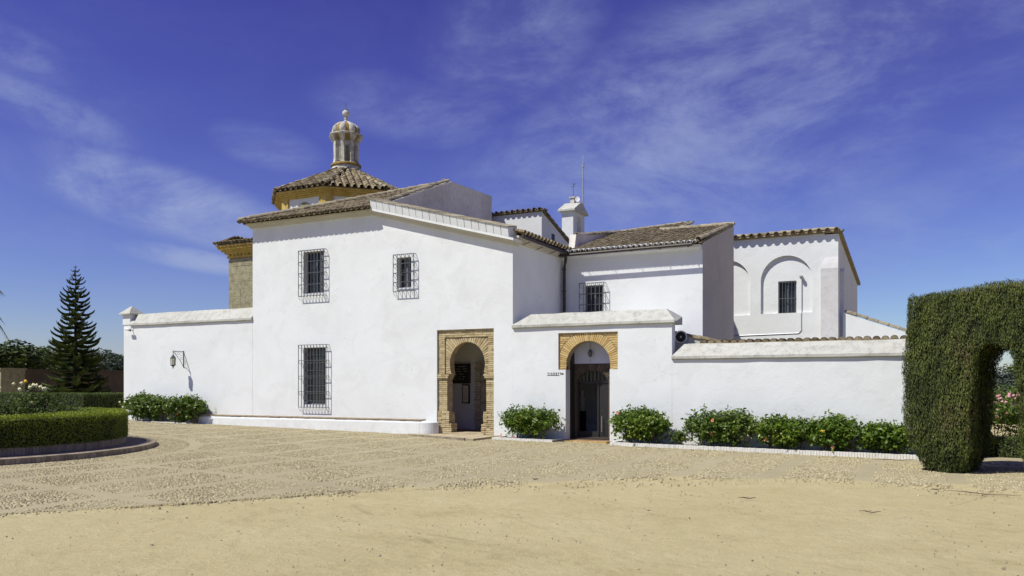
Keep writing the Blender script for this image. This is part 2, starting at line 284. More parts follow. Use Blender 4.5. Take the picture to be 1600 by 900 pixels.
# ------------------------------------------------------------------ helpers: meshes and objects
def tag(o, label=None, cat=None, group=None, kind=None):
    if label: o['label'] = label
    if cat: o['category'] = cat
    if group: o['group'] = group
    if kind: o['kind'] = kind
    return o
def empty(name, loc, label, cat, group=None, rz=0):
    o = bpy.data.objects.new(name, None); COL.objects.link(o); o.location = loc; o.rotation_euler[2] = rz
    o.empty_display_size = .2; return tag(o, label, cat, group)
def link(name, me, parent=None, loc=None):
    """links a mesh built in world coordinates; under a parent it keeps its place"""
    o = bpy.data.objects.new(name, me); COL.objects.link(o)
    if parent is not None:
        o.parent = parent
        p = parent; off = Vector((0, 0, 0))
        while p is not None: off += p.location; p = p.parent
        if loc is None: o.location = -off
        else: o.location = Vector(loc) - off
    elif loc is not None: o.location = loc
    return o
class MB:
    def __init__(s): s.v = []; s.f = []; s.t = []
    def add(s, vs, fs, tint=None):
        n = len(s.v); s.v += [tuple(v) for v in vs]; tt = random.random() if tint is None else tint
        for f in fs: s.f.append(tuple(i + n for i in f)); s.t.append(tt)
        return s
    def box(s, x0, x1, y0, y1, z0, z1, tint=None):
        return s.add([(x0, y0, z0), (x1, y0, z0), (x1, y1, z0), (x0, y1, z0), (x0, y0, z1), (x1, y0, z1), (x1, y1, z1), (x0, y1, z1)],
                     [(0, 3, 2, 1), (4, 5, 6, 7), (0, 1, 5, 4), (1, 2, 6, 5), (2, 3, 7, 6), (3, 0, 4, 7)], tint)
    def hexa(s, p, tint=None):           # 8 points: bottom 4 ccw, top 4 ccw
        return s.add(p, [(0, 3, 2, 1), (4, 5, 6, 7), (0, 1, 5, 4), (1, 2, 6, 5), (2, 3, 7, 6), (3, 0, 4, 7)], tint)
    def prism(s, poly, axis, a0, a1, tint=None):
        """poly: list of 2D points; axis 'x': (y,z) pts, 'y': (x,z), 'z': (x,y); convex or simple"""
        def P(q, a):
            return (a, q[0], q[1]) if axis == 'x' else (q[0], a, q[1]) if axis == 'y' else (q[0], q[1], a)
        n = len(poly); vs = [P(q, a0) for q in poly] + [P(q, a1) for q in poly]
        fs = [tuple(range(n)), tuple(range(2 * n - 1, n - 1, -1))] + [(i, i + n, (i + 1) % n + n, (i + 1) % n) for i in range(n)]
        return s.add(vs, fs, tint)
    def tube(s, pts, rad, seg=6, tint=None, cap=True):
        pts = [Vector(p) for p in pts]; n = len(pts); vs = []; fs = []
        for i, p in enumerate(pts):
            d = (pts[min(i + 1, n - 1)] - pts[max(i - 1, 0)]).normalized()
            a = d.cross(Vector((0, 0, 1)));
            if a.length < .05: a = d.cross(Vector((1, 0, 0)))
            a.normalize(); b = d.cross(a).normalized(); r = rad[i] if isinstance(rad, (list, tuple)) else rad
            vs += [p + (a * math.cos(2 * PI * k / seg) + b * math.sin(2 * PI * k / seg)) * r for k in range(seg)]
        for i in range(n - 1):
            for k in range(seg):
                k2 = (k + 1) % seg; fs.append((i * seg + k, i * seg + k2, (i + 1) * seg + k2, (i + 1) * seg + k))
        if cap: fs += [tuple(range(seg - 1, -1, -1)), tuple((n - 1) * seg + k for k in range(seg))]
        return s.add(vs, fs, tint)
    def lathe(s, c, prof, seg=16, tint=None, rot=0, sub=None):
        vs = []; fs = []; n = len(prof)
        for r, z in prof:
            for k in range(seg):
                a = rot + 2 * PI * k / seg; rr = r * (sub(a) if sub else 1)
                vs.append((c[0] + rr * math.cos(a), c[1] + rr * math.sin(a), c[2] + z))
        for i in range(n - 1):
            for k in range(seg):
                k2 = (k + 1) % seg; fs.append((i * seg + k, i * seg + k2, (i + 1) * seg + k2, (i + 1) * seg + k))
        fs += [tuple(range(seg - 1, -1, -1)), tuple((n - 1) * seg + k for k in range(seg))]
        return s.add(vs, fs, tint)
    def mesh(s, name, mat, smooth=False):
        me = bpy.data.meshes.new(name); me.from_pydata(s.v, [], s.f)
        at = me.attributes.new('tint', 'FLOAT', 'FACE'); at.data.foreach_set('value', s.t)
        me.materials.append(mat if not isinstance(mat, str) else M[mat])
        if smooth: me.polygons.foreach_set('use_smooth', [True] * len(me.polygons))
        me.update(); return me
    def build(s, name, mat, parent=None, smooth=False, recalc=False):
        me = s.mesh(name, mat, smooth)
        if recalc:
            bm = bmesh.new(); bm.from_mesh(me); bmesh.ops.recalc_face_normals(bm, faces=bm.faces); bm.to_mesh(me); bm.free()
        return link(name, me, parent)
def bevel(o, w=.02, seg=2):
    m = o.modifiers.new('bevel', 'BEVEL'); m.width = w; m.segments = seg; m.limit_method = 'ANGLE'; m.angle_limit = R(35); return o
def np_mesh(name, V, F, tint, mat, smooth=False):
    """V (n,3), F (m,k) uniform faces"""
    me = bpy.data.meshes.new(name); V = np.ascontiguousarray(V, dtype=np.float32); F = np.ascontiguousarray(F, dtype=np.int32)
    m, k = F.shape
    me.vertices.add(len(V)); me.vertices.foreach_set('co', V.ravel())
    me.loops.add(m * k); me.loops.foreach_set('vertex_index', F.ravel())
    me.polygons.add(m); me.polygons.foreach_set('loop_start', np.arange(0, m * k, k, dtype=np.int32))
    me.polygons.foreach_set('loop_total', np.full(m, k, dtype=np.int32))
    if smooth: me.polygons.foreach_set('use_smooth', np.ones(m, dtype=bool))
    at = me.attributes.new('tint', 'FLOAT', 'FACE'); at.data.foreach_set('value', np.ascontiguousarray(tint, dtype=np.float32))
    me.materials.append(M[mat]); me.update(calc_edges=True); me.validate(); return me
def wall_solid(name, outline, holes, y0, y1, mat, parent=None, axis='y'):
    """a slab of wall between y0 and y1 with openings cut clean through (outline and holes are x,z lists)"""
    cu = bpy.data.curves.new(name, 'CURVE'); cu.dimensions = '2D'; cu.fill_mode = 'BOTH'; cu.extrude = (y1 - y0) / 2
    for pts in [outline] + holes:
        sp = cu.splines.new('POLY'); sp.points.add(len(pts) - 1); sp.use_cyclic_u = True
        for i, q in enumerate(pts): sp.points[i].co = (q[0], q[1], 0, 1)
    tmp = bpy.data.objects.new('tmp', cu); COL.objects.link(tmp)
    dg = bpy.context.evaluated_depsgraph_get(); me = bpy.data.meshes.new_from_object(tmp.evaluated_get(dg))
    bpy.data.objects.remove(tmp); bpy.data.curves.remove(cu)
    mid = (y0 + y1) / 2
    for v in me.vertices:
        a, b, c = v.co
        v.co = (a, mid - c, b) if axis == 'y' else (mid + c, a, b)
    me.materials.clear(); me.materials.append(M[mat]); me.name = name; me.polygons.foreach_set('use_smooth', [False] * len(me.polygons))
    bm = bmesh.new(); bm.from_mesh(me); bmesh.ops.remove_doubles(bm, verts=bm.verts, dist=1e-4); bmesh.ops.recalc_face_normals(bm, faces=bm.faces); bm.to_mesh(me); bm.free()
    return link(name, me, parent)
def rect(x0, x1, z0, z1): return [(x0, z0), (x1, z0), (x1, z1), (x0, z1)]
def at(px_, py_, Y):                         # a point of the photograph on the plane y = Y
    u = (px_ - 800) / 1292; t = (22.8 + Y) / (.4565 * u + .8898)
    return Vector((t * (.8898 * u - .4564), Y, 1.6 + (600 - py_) * t / 1292))
def gz(x):
    x = np.asarray(x, dtype=float)
    return np.where(x > -13.4, -.08 - .012 * (np.minimum(x, 4) + 13.4), -.08 + .014 * np.minimum(-13.4 - x, 18))
def gzf(x): return float(gz(x))

# ------------------------------------------------------------------ the ground
gx = np.concatenate([[-900, -400, -200, -120, -80, -60, -45], np.arange(-36, 14, .35), [16, 20, 30, 60, 120, 300, 900]])
gy = np.concatenate([[-500, -150, -60, -35], np.arange(-26, 0, .35), [2, 5, 10, 20, 40, 80, 150, 400, 1200]])
GX, GY = np.meshgrid(gx, gy); un = np.zeros_like(GX)
for i in range(14):
    a = RNG.uniform(0, 2 * PI); k = RNG.uniform(.5, 3.2); un += .0035 * np.sin(k * (GX * math.cos(a) + GY * math.sin(a)) + RNG.uniform(0, 6)) / (1 + .3 * k)
GZ = gz(GX) + un
V = np.stack([GX.ravel(), GY.ravel(), GZ.ravel()], 1); nx = len(gx); ny = len(gy)
I = (np.arange(ny - 1)[:, None] * nx + np.arange(nx - 1)[None]).ravel()
F = np.stack([I, I + 1, I + nx + 1, I + nx], 1)
ground = link('ground', np_mesh('ground', V, F, np.zeros(len(F)), 'sand', True)); tag(ground, 'pale yellow compacted sand forecourt with faint tyre marks', kind='structure')

# cobbled band before the facade: a mortar sheet with ribs, pebbles set in the fields between
EDGE = [(-40, -27), (-16, -21.5), (-12.5, -18.4), (-10.86, -16.25), (-9.55, -14.29), (-8.65, -12.6), (-7.22, -11.06), (-5.73, -9.3), (-3.86, -7.6), (-2.2, -6.9), (-.33, -6.55), (1.28, -6.75), (3, -7.1), (6, -7.6), (9, -8)]
EX = np.array([e[0] for e in EDGE]); EY = np.array([e[1] for e in EDGE])
def edge_y(x): return np.interp(x, EX, EY) + .05 * np.sin(x * 5.1) + .04 * np.sin(x * 11.7 + 1) + .03 * np.sin(x * 23) + .02 * np.sin(x * 47)
PC = (-21.54, -11.73); RK = 5.2; RB = 4.45
xs = np.arange(-38, 8.9, .07); K = 40; rows = []; sinks = [np.ones(len(xs))]
for k in range(K + 1):
    q_ = (k / K) ** 1.6;  yy = edge_y(xs) + (2.6 - edge_y(xs)) * q_; sink = np.clip(1 - (yy - edge_y(xs)) / (1.0 + .4 * np.sin(xs * 2.3)), 0, 1) * np.clip((xs + 9.5) / 3, 0, 1)
    sinks.append(sink * 1.0)
    rows.append(np.stack([xs, yy, gz(xs) + .022 + .004 * np.sin(xs * 1.7 + yy * 2.1) - sink * (.036 + .010 * np.sin(xs * 3.7 + yy * 5) + .008 * np.sin(xs * 9.1 - yy * 7))], 1))
sk = rows[0].copy(); sk[:, 2] -= .08; sk[:, 1] -= .03
V = np.concatenate([sk] + rows); n = len(xs)
I = (np.arange(K + 1)[:, None] * n + np.arange(n - 1)[None]).ravel(); F = np.stack([I, I + 1, I + n + 1, I + n], 1)
pav = link('pavement', np_mesh('pavement', V, F, np.concatenate(sinks)[F[:, 0]], 'pave', False)); tag(pav, 'cobbled forecourt band laid in mortar with smooth crosswise strips', kind='structure')
sp = .056
cx = np.arange(-37.5, 8.5, sp); cy = np.arange(-26, .3, sp * .92)
CX, CY = np.meshgrid(cx, cy); CX = CX + (np.arange(len(cy)) % 2)[:, None] * sp / 2
CX = (CX + RNG.uniform(-.02, .02, CX.shape)).ravel(); CY = (CY + RNG.uniform(-.02, .02, CY.shape)).ravel()
keep = (CY > edge_y(CX) + .12) & (np.hypot(CX - PC[0], CY - PC[1]) > RK + .05) & (CY < -.05)
wob = .05 * np.sin(CX * 1.3) ; rib = ((CX + .05 * np.sin(CY * 1.1) + 1.4) % 1.62 < .33) | ((CY + 1.3 + .06 * np.sin(CX * .7) + .10 * CX) % 2.9 < .30)
ring = np.abs(np.hypot(CX - PC[0], CY - PC[1]) - RK - .95) < .16
inner = np.hypot(CX - PC[0], CY - PC[1]) < RK + .8
keep &= (~rib | inner) & ~ring
fade = np.clip((CY - edge_y(CX) - .1) / (1.5 + .6 * np.sin(CX * 1.9) + .3 * np.sin(CX * 5.3)), .0, 1); fade = np.where(CX > -8, fade, 1)
keep &= RNG.random(len(CX)) < np.minimum(.94, fade)
dcam = np.hypot(CX, CY + 22.8); ua = (.8898 * CX + .4565 * (CY + 22.8)) / np.maximum(.1, -.4564 * CX + .8897 * (CY + 22.8))
keep &= (np.abs(ua) < .78)
CX = CX[keep]; CY = CY[keep]; n = len(CX)
def pebbles(CX, CY, CZ, rad, hgt):
    n = len(CX); a = RNG.uniform(0, 2 * PI, n); el = RNG.uniform(.75, 1.3, n); k = np.arange(5) * 2 * PI / 5
    def ringp(f, z):
        lx = np.cos(k)[None] * rad[:, None] * f * el[:, None]; ly = np.sin(k)[None] * rad[:, None] * f / el[:, None]
        X = CX[:, None] + lx * np.cos(a)[:, None] - ly * np.sin(a)[:, None]; Y = CY[:, None] + lx * np.sin(a)[:, None] + ly * np.cos(a)[:, None]
        return np.stack([X, Y, (CZ + z * hgt)[:, None] + np.zeros_like(X)], 2)
    V = np.concatenate([ringp(1., -.5), ringp(.72, .72), np.stack([CX, CY, CZ + hgt], 1)[:, None]], 1)
    b = (np.arange(n) * 11)[:, None]; F = []
    for i in range(5):
        j = (i + 1) % 5
        F.append(np.stack([i, j, j + 5], 0)[None] + b); F.append(np.stack([i, j + 5, i + 5], 0)[None] + b); F.append(np.stack([i + 5, j + 5, 10], 0)[None] + b)
    F = np.stack(F, 1).reshape(-1, 3); return V.reshape(-1, 3), F, np.repeat(RNG.random(n), 15)
V, F, T = pebbles(CX, CY, gz(CX) + .022, RNG.uniform(.017, .031, n), RNG.uniform(.006, .015, n))
o = link('cobblestones', np_mesh('cobblestones', V, F, T, 'pebble', False)); tag(o, 'small rounded pebbles set in mortar across the forecourt', 'cobblestones', kind='stuff')
# loose stones and grit on the sand
n = 2600; X = RNG.uniform(-14, 6, n); Y = RNG.uniform(-21, -6, n); k = Y < edge_y(X) + .2; X = X[k]; Y = Y[k]; n = len(X)
V, F, T = pebbles(X, Y, gz(X) + .003, RNG.uniform(.003, .012, n) * np.where(RNG.random(n) < .05, 1.9, 1), RNG.uniform(.004, .014, n))
o = link('loose_stones', np_mesh('loose_stones', V, F, T, 'brick_dark', False)); tag(o, 'tiny loose stones scattered over the sand', 'loose stones', kind='stuff')
n = 2600; X = np.where(RNG.random(n) < .8, RNG.uniform(-16, -7, n), RNG.uniform(-7, 5, n)); Y = edge_y(X) + RNG.normal(-.03, .07, n) + np.where(X > -7, RNG.normal(.1, .5, n), 0) + np.where(RNG.random(n) < .3, RNG.normal(-.1, .25, n), 0)
V, F, T = pebbles(X, Y, gz(X) + .008, RNG.uniform(.006, .026, n), RNG.uniform(.006, .022, n))
o = link('edge_rubble', np_mesh('edge_rubble', V, F, T, 'pebble', False)); tag(o, 'crumbled mortar and grit along the broken edge of the cobbled band', 'rubble', kind='stuff')
n = 420; X = RNG.uniform(-14, 5, n); Y = np.where(RNG.random(n) < .55, RNG.uniform(-1.6, -.95, n), RNG.uniform(-19, -1, n)); P_l = np.stack([X, Y, gz(X) + .045], 1)
V, F = None, None
LEAF_LITTER = P_l
# fallen twigs and dry leaves
tw = [(at(1168, 782, -9), .35, .5), (at(1360, 804, -12), .28, .1), (at(1110, 762, -9), .12, .4), (at(1327, 822, -13), .12, 1.2)]
def ground_pt(px_, py_):
    z = -.1
    for _ in range(12):
        d = (1.6 - z) * 1292 / (py_ - 600); u = (px_ - 800) / 1292; x = d * (.8898 * u - .4564); y = d * (.4565 * u + .8897) - 22.8; z = gzf(x)
    return Vector((x, y, z))
def twig(px_, py_, L, ang, label):
    p = ground_pt(px_, py_); mb = MB(); pts = []
    for i in range(6):
        q = i / 5 - .5; pts.append(p + Vector((math.cos(ang) * q * L + .02 * math.sin(i * 2), math.sin(ang) * q * L + .02 * math.cos(i * 3), .013 + .01 * math.sin(i * 1.7) + .03)))
    mb.tube(pts, [.004, .008, .009, .008, .006, .003], 5)
    mb.tube([pts[2], pts[2] + Vector((.06, .05, .01))], [.005, .002], 4)
    o = mb.build('fallen_twig', 'twig'); tag(o, label, 'twig', 'twigs lying on the forecourt')
twig(1168, 782, .30, .5, 'curved twig on sand in front of the white planter kerb')
twig(1360, 804, .30, .1, 'dark twig lying on the open sand right of centre')
twig(1536, 775, 1.1, -.25, 'long thin twig at the edge of the cobbles before the cypress arch')
twig(1462, 768, .3, .9, 'forked twig on the cobbles just in front of the cypress leg')
twig(1400, 721, 1.0, .35, 'long stick lying between the planter kerb and the cypress')
twig(836, 752, .12, .2, 'short twig on sand in front of the two doors')

# ------------------------------------------------------------------ clay tile roofs
def tile_mesh(name, L=.42, r0=.085, r1=.068, th=.016, seg=6, mat='tile', convex=True):
    """one barrel tile: eave end at the origin, running up +y, z up"""
    mb = MB(); vs = []
    for (y, r) in ((0, r0), (L, r1)):
        for rr in (r, r - th):
            for k in range(seg + 1):
                a = PI * k / seg; z = rr * math.sin(a); x = -rr * math.cos(a)
                vs.append((x, y, z if convex else -z))
    n = seg + 1; fs = []
    for k in range(seg):
        fs += [(k, k + 1, 2 * n + k + 1, 2 * n + k), (n + k + 1, n + k, 3 * n + k, 3 * n + k + 1), (k + 1, k, n + k, n + k + 1), (2 * n + k, 2 * n + k + 1, 3 * n + k + 1, 3 * n + k)]
    fs += [(0, 2 * n, 3 * n, n), (n - 1, 2 * n - 1, 4 * n - 1, 3 * n - 1)]
    mb.add(vs, fs, 0); return mb.mesh(name, mat)
TILE = tile_mesh('tile'); TILE_V = np.array([v.co[:] for v in TILE.vertices]); TILE_F = [tuple(p.vertices) for p in TILE.polygons]
PAN = tile_mesh('pan_tile', convex=False); PAN_V = np.array([v.co[:] for v in PAN.vertices])
TILE_W = tile_mesh('tile_whitened', mat='white')
RIDGE = tile_mesh('ridge_tile', L=.46, r0=.11, r1=.095, th=.018, mat='tile_ridge')
def frame(U, Vv):
    U = Vector(U).normalized(); Vv = Vector(Vv).normalized(); Nn = U.cross(Vv).normalized(); return Matrix((U, Vv, Nn)).transposed()
def tile_roof(parent, O, U, Vs, Lu, Lv, inside=None, name='roof', dx=.235, dv=.34, eave_individual=True, slab=True, eave_over=0., mat='tile', pans=True, label=None, ts=1.):
    """tiles over the patch O + u U + v V; the bottom row are single tiles, the field above is one mesh"""
    O = Vector(O); Mf = frame(U, Vs); U = Mf.col[0].copy(); Vv = Mf.col[1].copy(); Nn = Mf.col[2].copy()
    nu = int(Lu / dx); nv = int(Lv / dv) + 1; mb = MB(); cnt = 0
    Mn = np.array(Mf)
    for i in range(nu):
        u = (i + .5) * Lu / nu; ju = random.uniform(-.008, .008)
        for j in range(nv):
            v = j * dv
            if v + .2 > Lv and j > 0: continue
            if inside and not inside(u, v + .15): continue
            first = inside is not None and not inside(u, v - dv + .15)
            lift = .082 * ts
            c = O + U * (u + ju) + Vv * (v - eave_over) + Nn * (lift + random.uniform(-.006, .006))
            rz = random.uniform(-.04, .04); rx = -.03 + random.uniform(-.012, .012)
            if (j == 0) and eave_individual:
                o = bpy.data.objects.new('tile', TILE); COL.objects.link(o); o.parent = parent
                p = parent; off = Vector((0, 0, 0))
                while p is not None: off += p.location; p = p.parent
                o.matrix_local = Matrix.Translation(c - off) @ (Mf @ Matrix.Rotation(rz, 3, 'Z') @ Matrix.Rotation(rx, 3, 'X') @ Matrix.Diagonal((ts, 1, ts))).to_4x4()
            else:
                Rm = np.array(Mf @ Matrix.Rotation(rz, 3, 'Z') @ Matrix.Rotation(rx, 3, 'X') @ Matrix.Diagonal((ts, 1, ts)))
                mb.add(TILE_V @ Rm.T + np.array(c), TILE_F); cnt += 1
            if pans:
                c2 = O + U * (u + Lu / nu / 2) + Vv * (v - eave_over + .03) + Nn * (.10 * ts)
                mb.add(PAN_V @ np.array(Mf @ Matrix.Diagonal((ts, 1, ts))).T + np.array(c2), TILE_F); cnt += 1
    if cnt:
        o = mb.build('roof_tiles', mat, parent); o['kind'] = 'stuff'
def ridge_row(parent, A, B, mesh=None, step=.4, name='ridge_tile', lift=.05):
    A = Vector(A); B = Vector(B); d = (B - A); L = d.length; d.normalize()
    side = d.cross(Vector((0, 0, 1))).normalized(); Mf = Matrix((side, d, side.cross(d))).transposed()
    p = parent; off = Vector((0, 0, 0))
    while p is not None: off += p.location; p = p.parent
    for k in range(int(L / step)):
        o = bpy.data.objects.new(name, mesh or RIDGE); COL.objects.link(o); o.parent = parent
        c = A + d * (k * step) + Vector((0, 0, lift + random.uniform(-.008, .008)))
        o.matrix_local = Matrix.Translation(c - off) @ (Mf @ Matrix.Rotation(random.uniform(-.04, .04), 3, 'Z') @ Matrix.Rotation(-.03, 3, 'X')).to_4x4()

# ------------------------------------------------------------------ windows and iron cages
def window(parent, x0, x1, z0, z1, y, mull=1, depth=.2, mat='frame_grey', shutter=False):
    """opening x0..x1, z0..z1 in the wall plane y"""
    f = MB(); w = .05; yy = y + depth
    f.box(x0 + .002, x0 + w, yy, yy + .06, z0 + .002, z1 - .002); f.box(x1 - w, x1 - .002, yy, yy + .06, z0 + .002, z1 - .002)
    f.box(x0 + w, x1 - w, yy, yy + .06, z0 + .002, z0 + w); f.box(x0 + w, x1 - w, yy, yy + .06, z1 - w, z1 - .002)
    for k in range(mull):
        xm = x0 + (x1 - x0) * (k + 1) / (mull + 1); f.box(xm - .03, xm + .03, yy - .01, yy + .05, z0 + w, z1 - w)
    fr = f.build('window', mat, parent)
    for k in range(mull + 1):
        a = x0 + (x1 - x0) * k / (mull + 1) + .04; b = x0 + (x1 - x0) * (k + 1) / (mull + 1) - .04
        g = MB(); g.box(a, b, yy + .03, yy + .04, z0 + w, z1 - w); g.build('pane', 'glass', fr)
    b = MB(); b.box(x0 - .05, x1 + .05, yy + .3, yy + .32, z0 - .05, z1 + .05); b.build('dark_backing', 'black', fr)  # black sheet standing in for the unlit room behind the panes
    return fr
def cage(parent, x0, x1, z0, z1, y, d, nb=8, nh=4, r=.0072, diamond=False):
    """projecting window cage: front upright bars, cross straps returning to the wall, grid on top and underside"""
    fr = MB(); q = r * 1.15; yf = y - d
    zs = [z0 + (z1 - z0) * k / nh for k in range(nh + 1)]
    for z in zs:
        fr.box(x0 - q, x1 + q, yf - .006, yf + .014, z - q, z + q)
        for x in (x0, x1):
            fr.box(x - q, x + q, yf + .014, y + .03, z - q, z + q)
    for z in zs:                              # curled brackets at the sides
        for x in (x0, x1):
            fr.tube([(x, y, z - .14), (x, yf + .05, z - .10), (x, yf + .01, z - .01)], .008, 4)
    g = fr.build('window_cage', 'iron', parent)
    for k in range(nb):
        x = x0 + (x1 - x0) * k / (nb - 1)
        b = MB(); b.box(x - r, x + r, yf - .01, yf + .01, z0, z1)
        b.box(x - r, x + r, yf + .01, y, z1 - r, z1 + r); b.box(x - r, x + r, yf + .01, y, z0 - r, z0 + r)
        b.build('bar', 'iron', g)
    if diamond:
        zm = (z0 + z1) / 2; xm = (x0 + x1) / 2; b = MB(); h = .09
        b.tube([(xm - h, yf - .02, zm), (xm, yf - .02, zm + h), (xm + h, yf - .02, zm), (xm, yf - .02, zm - h), (xm - h, yf - .02, zm)], .01, 4)
        b.build('diamond', 'iron', g)
    return g
def coping(x0, x1, z0, z1, y0, y1, mat, parent, name, hl=0, hr=0, yr=None, seg=8):
    """a plastered coping: small drip, then a slope up to a flat top; hl and hr hip the ends"""
    yr = y0 + .36 if yr is None else yr; mb = MB(); n = max(2, int((x1 - x0) / .45)); prof = []
    vs = []
    for i in range(n + 1):
        x = x0 + (x1 - x0) * i / n; e = lambda: random.uniform(-.012, .012)
        xt = x0 + hl + (x1 - x0 - hl - hr) * i / n
        vs += [(x, y0 + .05, z0 - .03), (x, y0 + e() * .5, z0 + e() * .5), (x, y0, z0 + .07 + e() * .5), (xt, yr + e(), z1 + e()), (xt, min(yr + .14, y1), z1 + e() - .01), (x, y1, z0 + .2), (x, y1, z0 - .03)]
    m = 7; fs = []
    for i in range(n):
        for k in range(m): k2 = (k + 1) % m; fs.append((i * m + k, (i + 1) * m + k, (i + 1) * m + k2, i * m + k2))
    fs += [tuple(range(m)), tuple(n * m + k for k in range(m - 1, -1, -1))]
    mb.add(vs, fs); return mb.build(name, mat, parent, recalc=True)

# ================================================================== MAIN BLOCK
main = empty('church_building', (-17, 0, 0), 'large white two storey block with tiled hip roof, three caged windows and horseshoe doorway', 'building')
ULo = (-20.04, -19.11, 4.81, 6.29); LLo = (-20.04, -19.04, .87, 2.89); URo = (-16.02, -15.44, 4.8, 5.81)
D1 = (-14.44, -12.34, 3.35)
XL, XR, XG = -22.46, -11.67, -16.9
wall_solid('wall', [(XL, -.4), (XR, -.4), (XR, 6.2), (XG, 7.60), (XL, 7.36)], [rect(*ULo), rect(*LLo), rect(*URo), [(D1[0], -.3), (D1[1], -.3), (D1[1], D1[2]), (D1[0], D1[2])]], 0, .45, 'white', main)
mb = MB(); mb.box(XR - .4, XR, .45, 12, -.4, 6.15); mb.build('wall', 'white', main)
mb = MB(); mb.box(XL + .003, XL + .4, .45, 8, -.4, 7.4); mb.build('wall', 'white', main)
mb = MB(); mb.box(XL + .4, XR - .4, 7.7, 8, -.4, 6.6); mb.build('wall', 'white', main)
window(main, *ULo, 0); window(main, *LLo, 0, mull=0); window(main, *URo, 0, mull=1)
# an open shutter leaf behind the upper left cage and the inner grid of the lower window
mb = MB(); mb.box(-19.36, -19.12, .10, .135, 4.86, 6.25)
for k in range(5): mb.box(-19.34, -19.14, .085, .10, 4.95 + k * .26, 5.13 + k * .26)
mb.build('shutter', 'iron', main)
g = MB()
for k in range(7):
    z = 1.0 + k * .27
    for i in range(13): g.box(-20.0 + i * .078 - .006, -20.0 + i * .078 + .006, .08, .092, z, z + .27)
    g.box(-20.04, -19.04, .078, .095, z - .012, z + .012)
g.build('inner_grille', 'iron', main)
cage(main, -20.14, -18.99, 4.71, 6.32, 0, .15, 9, 4); cage(main, -20.14, -18.89, .78, 2.98, 0, .15, 10, 4); cage(main, -16.06, -15.26, 4.67, 5.89, 0, .15, 6, 4, diamond=True)
# eave cornice on the left part (stepped) and the tiles above
mb = MB()
for (d, z0, z1) in ((.07, 7.33, 7.385), (.12, 7.387, 7.44), (.18, 7.442, 7.50)): mb.box(XL - d, XG - .02, -d, .4, z0, z1)
mb.build('cornice', 'cornice', main)
Vf = Vector((0, 4.92, 1.83)); Lf = Vf.length; W0 = XG - (-22.8)
mb = MB(); mb.add([(-22.75, -.1, 7.53), (XG, -.1, 7.53), (XG, 4.5, 9.27), (-22.75, 8, 7.5), (XG, 8, 9.27)], [(0, 1, 2), (0, 2, 4, 3), (0, 3, 4, 1) if 0 else (1, 4, 2)]); mb.build('roof_deck', 'mortar', main)
tile_roof(main, (-22.85, -.42, 7.45), (1, 0, 0), Vf, W0, Lf, inside=lambda u, v: (u / W0) > (v / Lf) - .05, dx=.225, ts=.84)
tile_roof(main, (-22.85, 8, 7.47), (0, -1, 0), (5.9, 0, 1.8), 8.3, 6.1, inside=lambda u, v: (8.3 - u) / 4.85 > (v / 6.1) , dx=.25, eave_individual=False)
ridge_row(main, (-22.8, -.38, 7.58), (XG - .05, 4.5, 9.37), lift=.02); ridge_row(main, (XG - .05, 4.4, 9.37), (XG - .05, 7.6, 9.37))
# grey gable wall standing above the lean-to part
mb = MB(); mb.prism([(.05, 7.2), (.05, 7.68), (4.5, 9.40), (7.7, 9.48), (7.7, 6.2)], 'x', XG, XG + .3); mb.build('gable_wall', 'grey_plaster', main, recalc=True)
ridge_row(main, (XG + .15, 0.1, 7.68), (XG + .15, 4.5, 9.40), step=.42)
# raking coping over the right part: whitened blocks with a tile lip, moulding below
sl = (6.10 - 7.49) / (XR - XG); L = (XR - XG); nblk = 20
def rz_(x): return 7.49 + sl * (x - XG)
for k in range(nblk):
    a = XG + L * k / nblk + .012; b = XG + L * (k + 1) / nblk - .008; e = random.uniform(-.01, .01)
    mb = MB(); P_ = lambda x, y, dz: (x, y, rz_(x) + dz)
    mb.hexa([P_(a, -.27, .02), P_(b, -.27, .02), P_(b, .3, .02), P_(a, .3, .02), P_(a, -.33 + e, .30), P_(b, -.33 + e, .30), P_(b, .3, .42), P_(a, .3, .42)])
    mb.build('coping_block', 'white', main)
    mb = MB(); P2 = lambda x, y, dz: (x, y, rz_(x) + dz + e)
    mb.hexa([P2(a - .008, -.355, .302), P2(b + .006, -.355, .302), P2(b, .3, .422), P2(a, .3, .422), P2(a - .008, -.35, .322), P2(b + .006, -.35, .322), P2(b, .3, .442), P2(a, .3, .442)])
    mb.build('coping_tile', 'tile_ridge', main)
for (d, z0, z1) in ((.10, -.20, -.12), (.19, -.118, -.06), (.27, -.058, .018)):
    mb = MB(); x0 = XG - .02; x1 = XR + .02 + d * .5
    mb.hexa([(x0, -d, rz_(x0) + z0), (x1, -d, rz_(x1) + z0), (x1, .3, rz_(x1) + z0), (x0, .3, rz_(x0) + z0), (x0, -d, rz_(x0) + z1), (x1, -d, rz_(x1) + z1), (x1, .3, rz_(x1) + z1), (x0, .3, rz_(x0) + z1)])
    mb.build('moulding', 'white' if d > .2 else 'cornice', main)
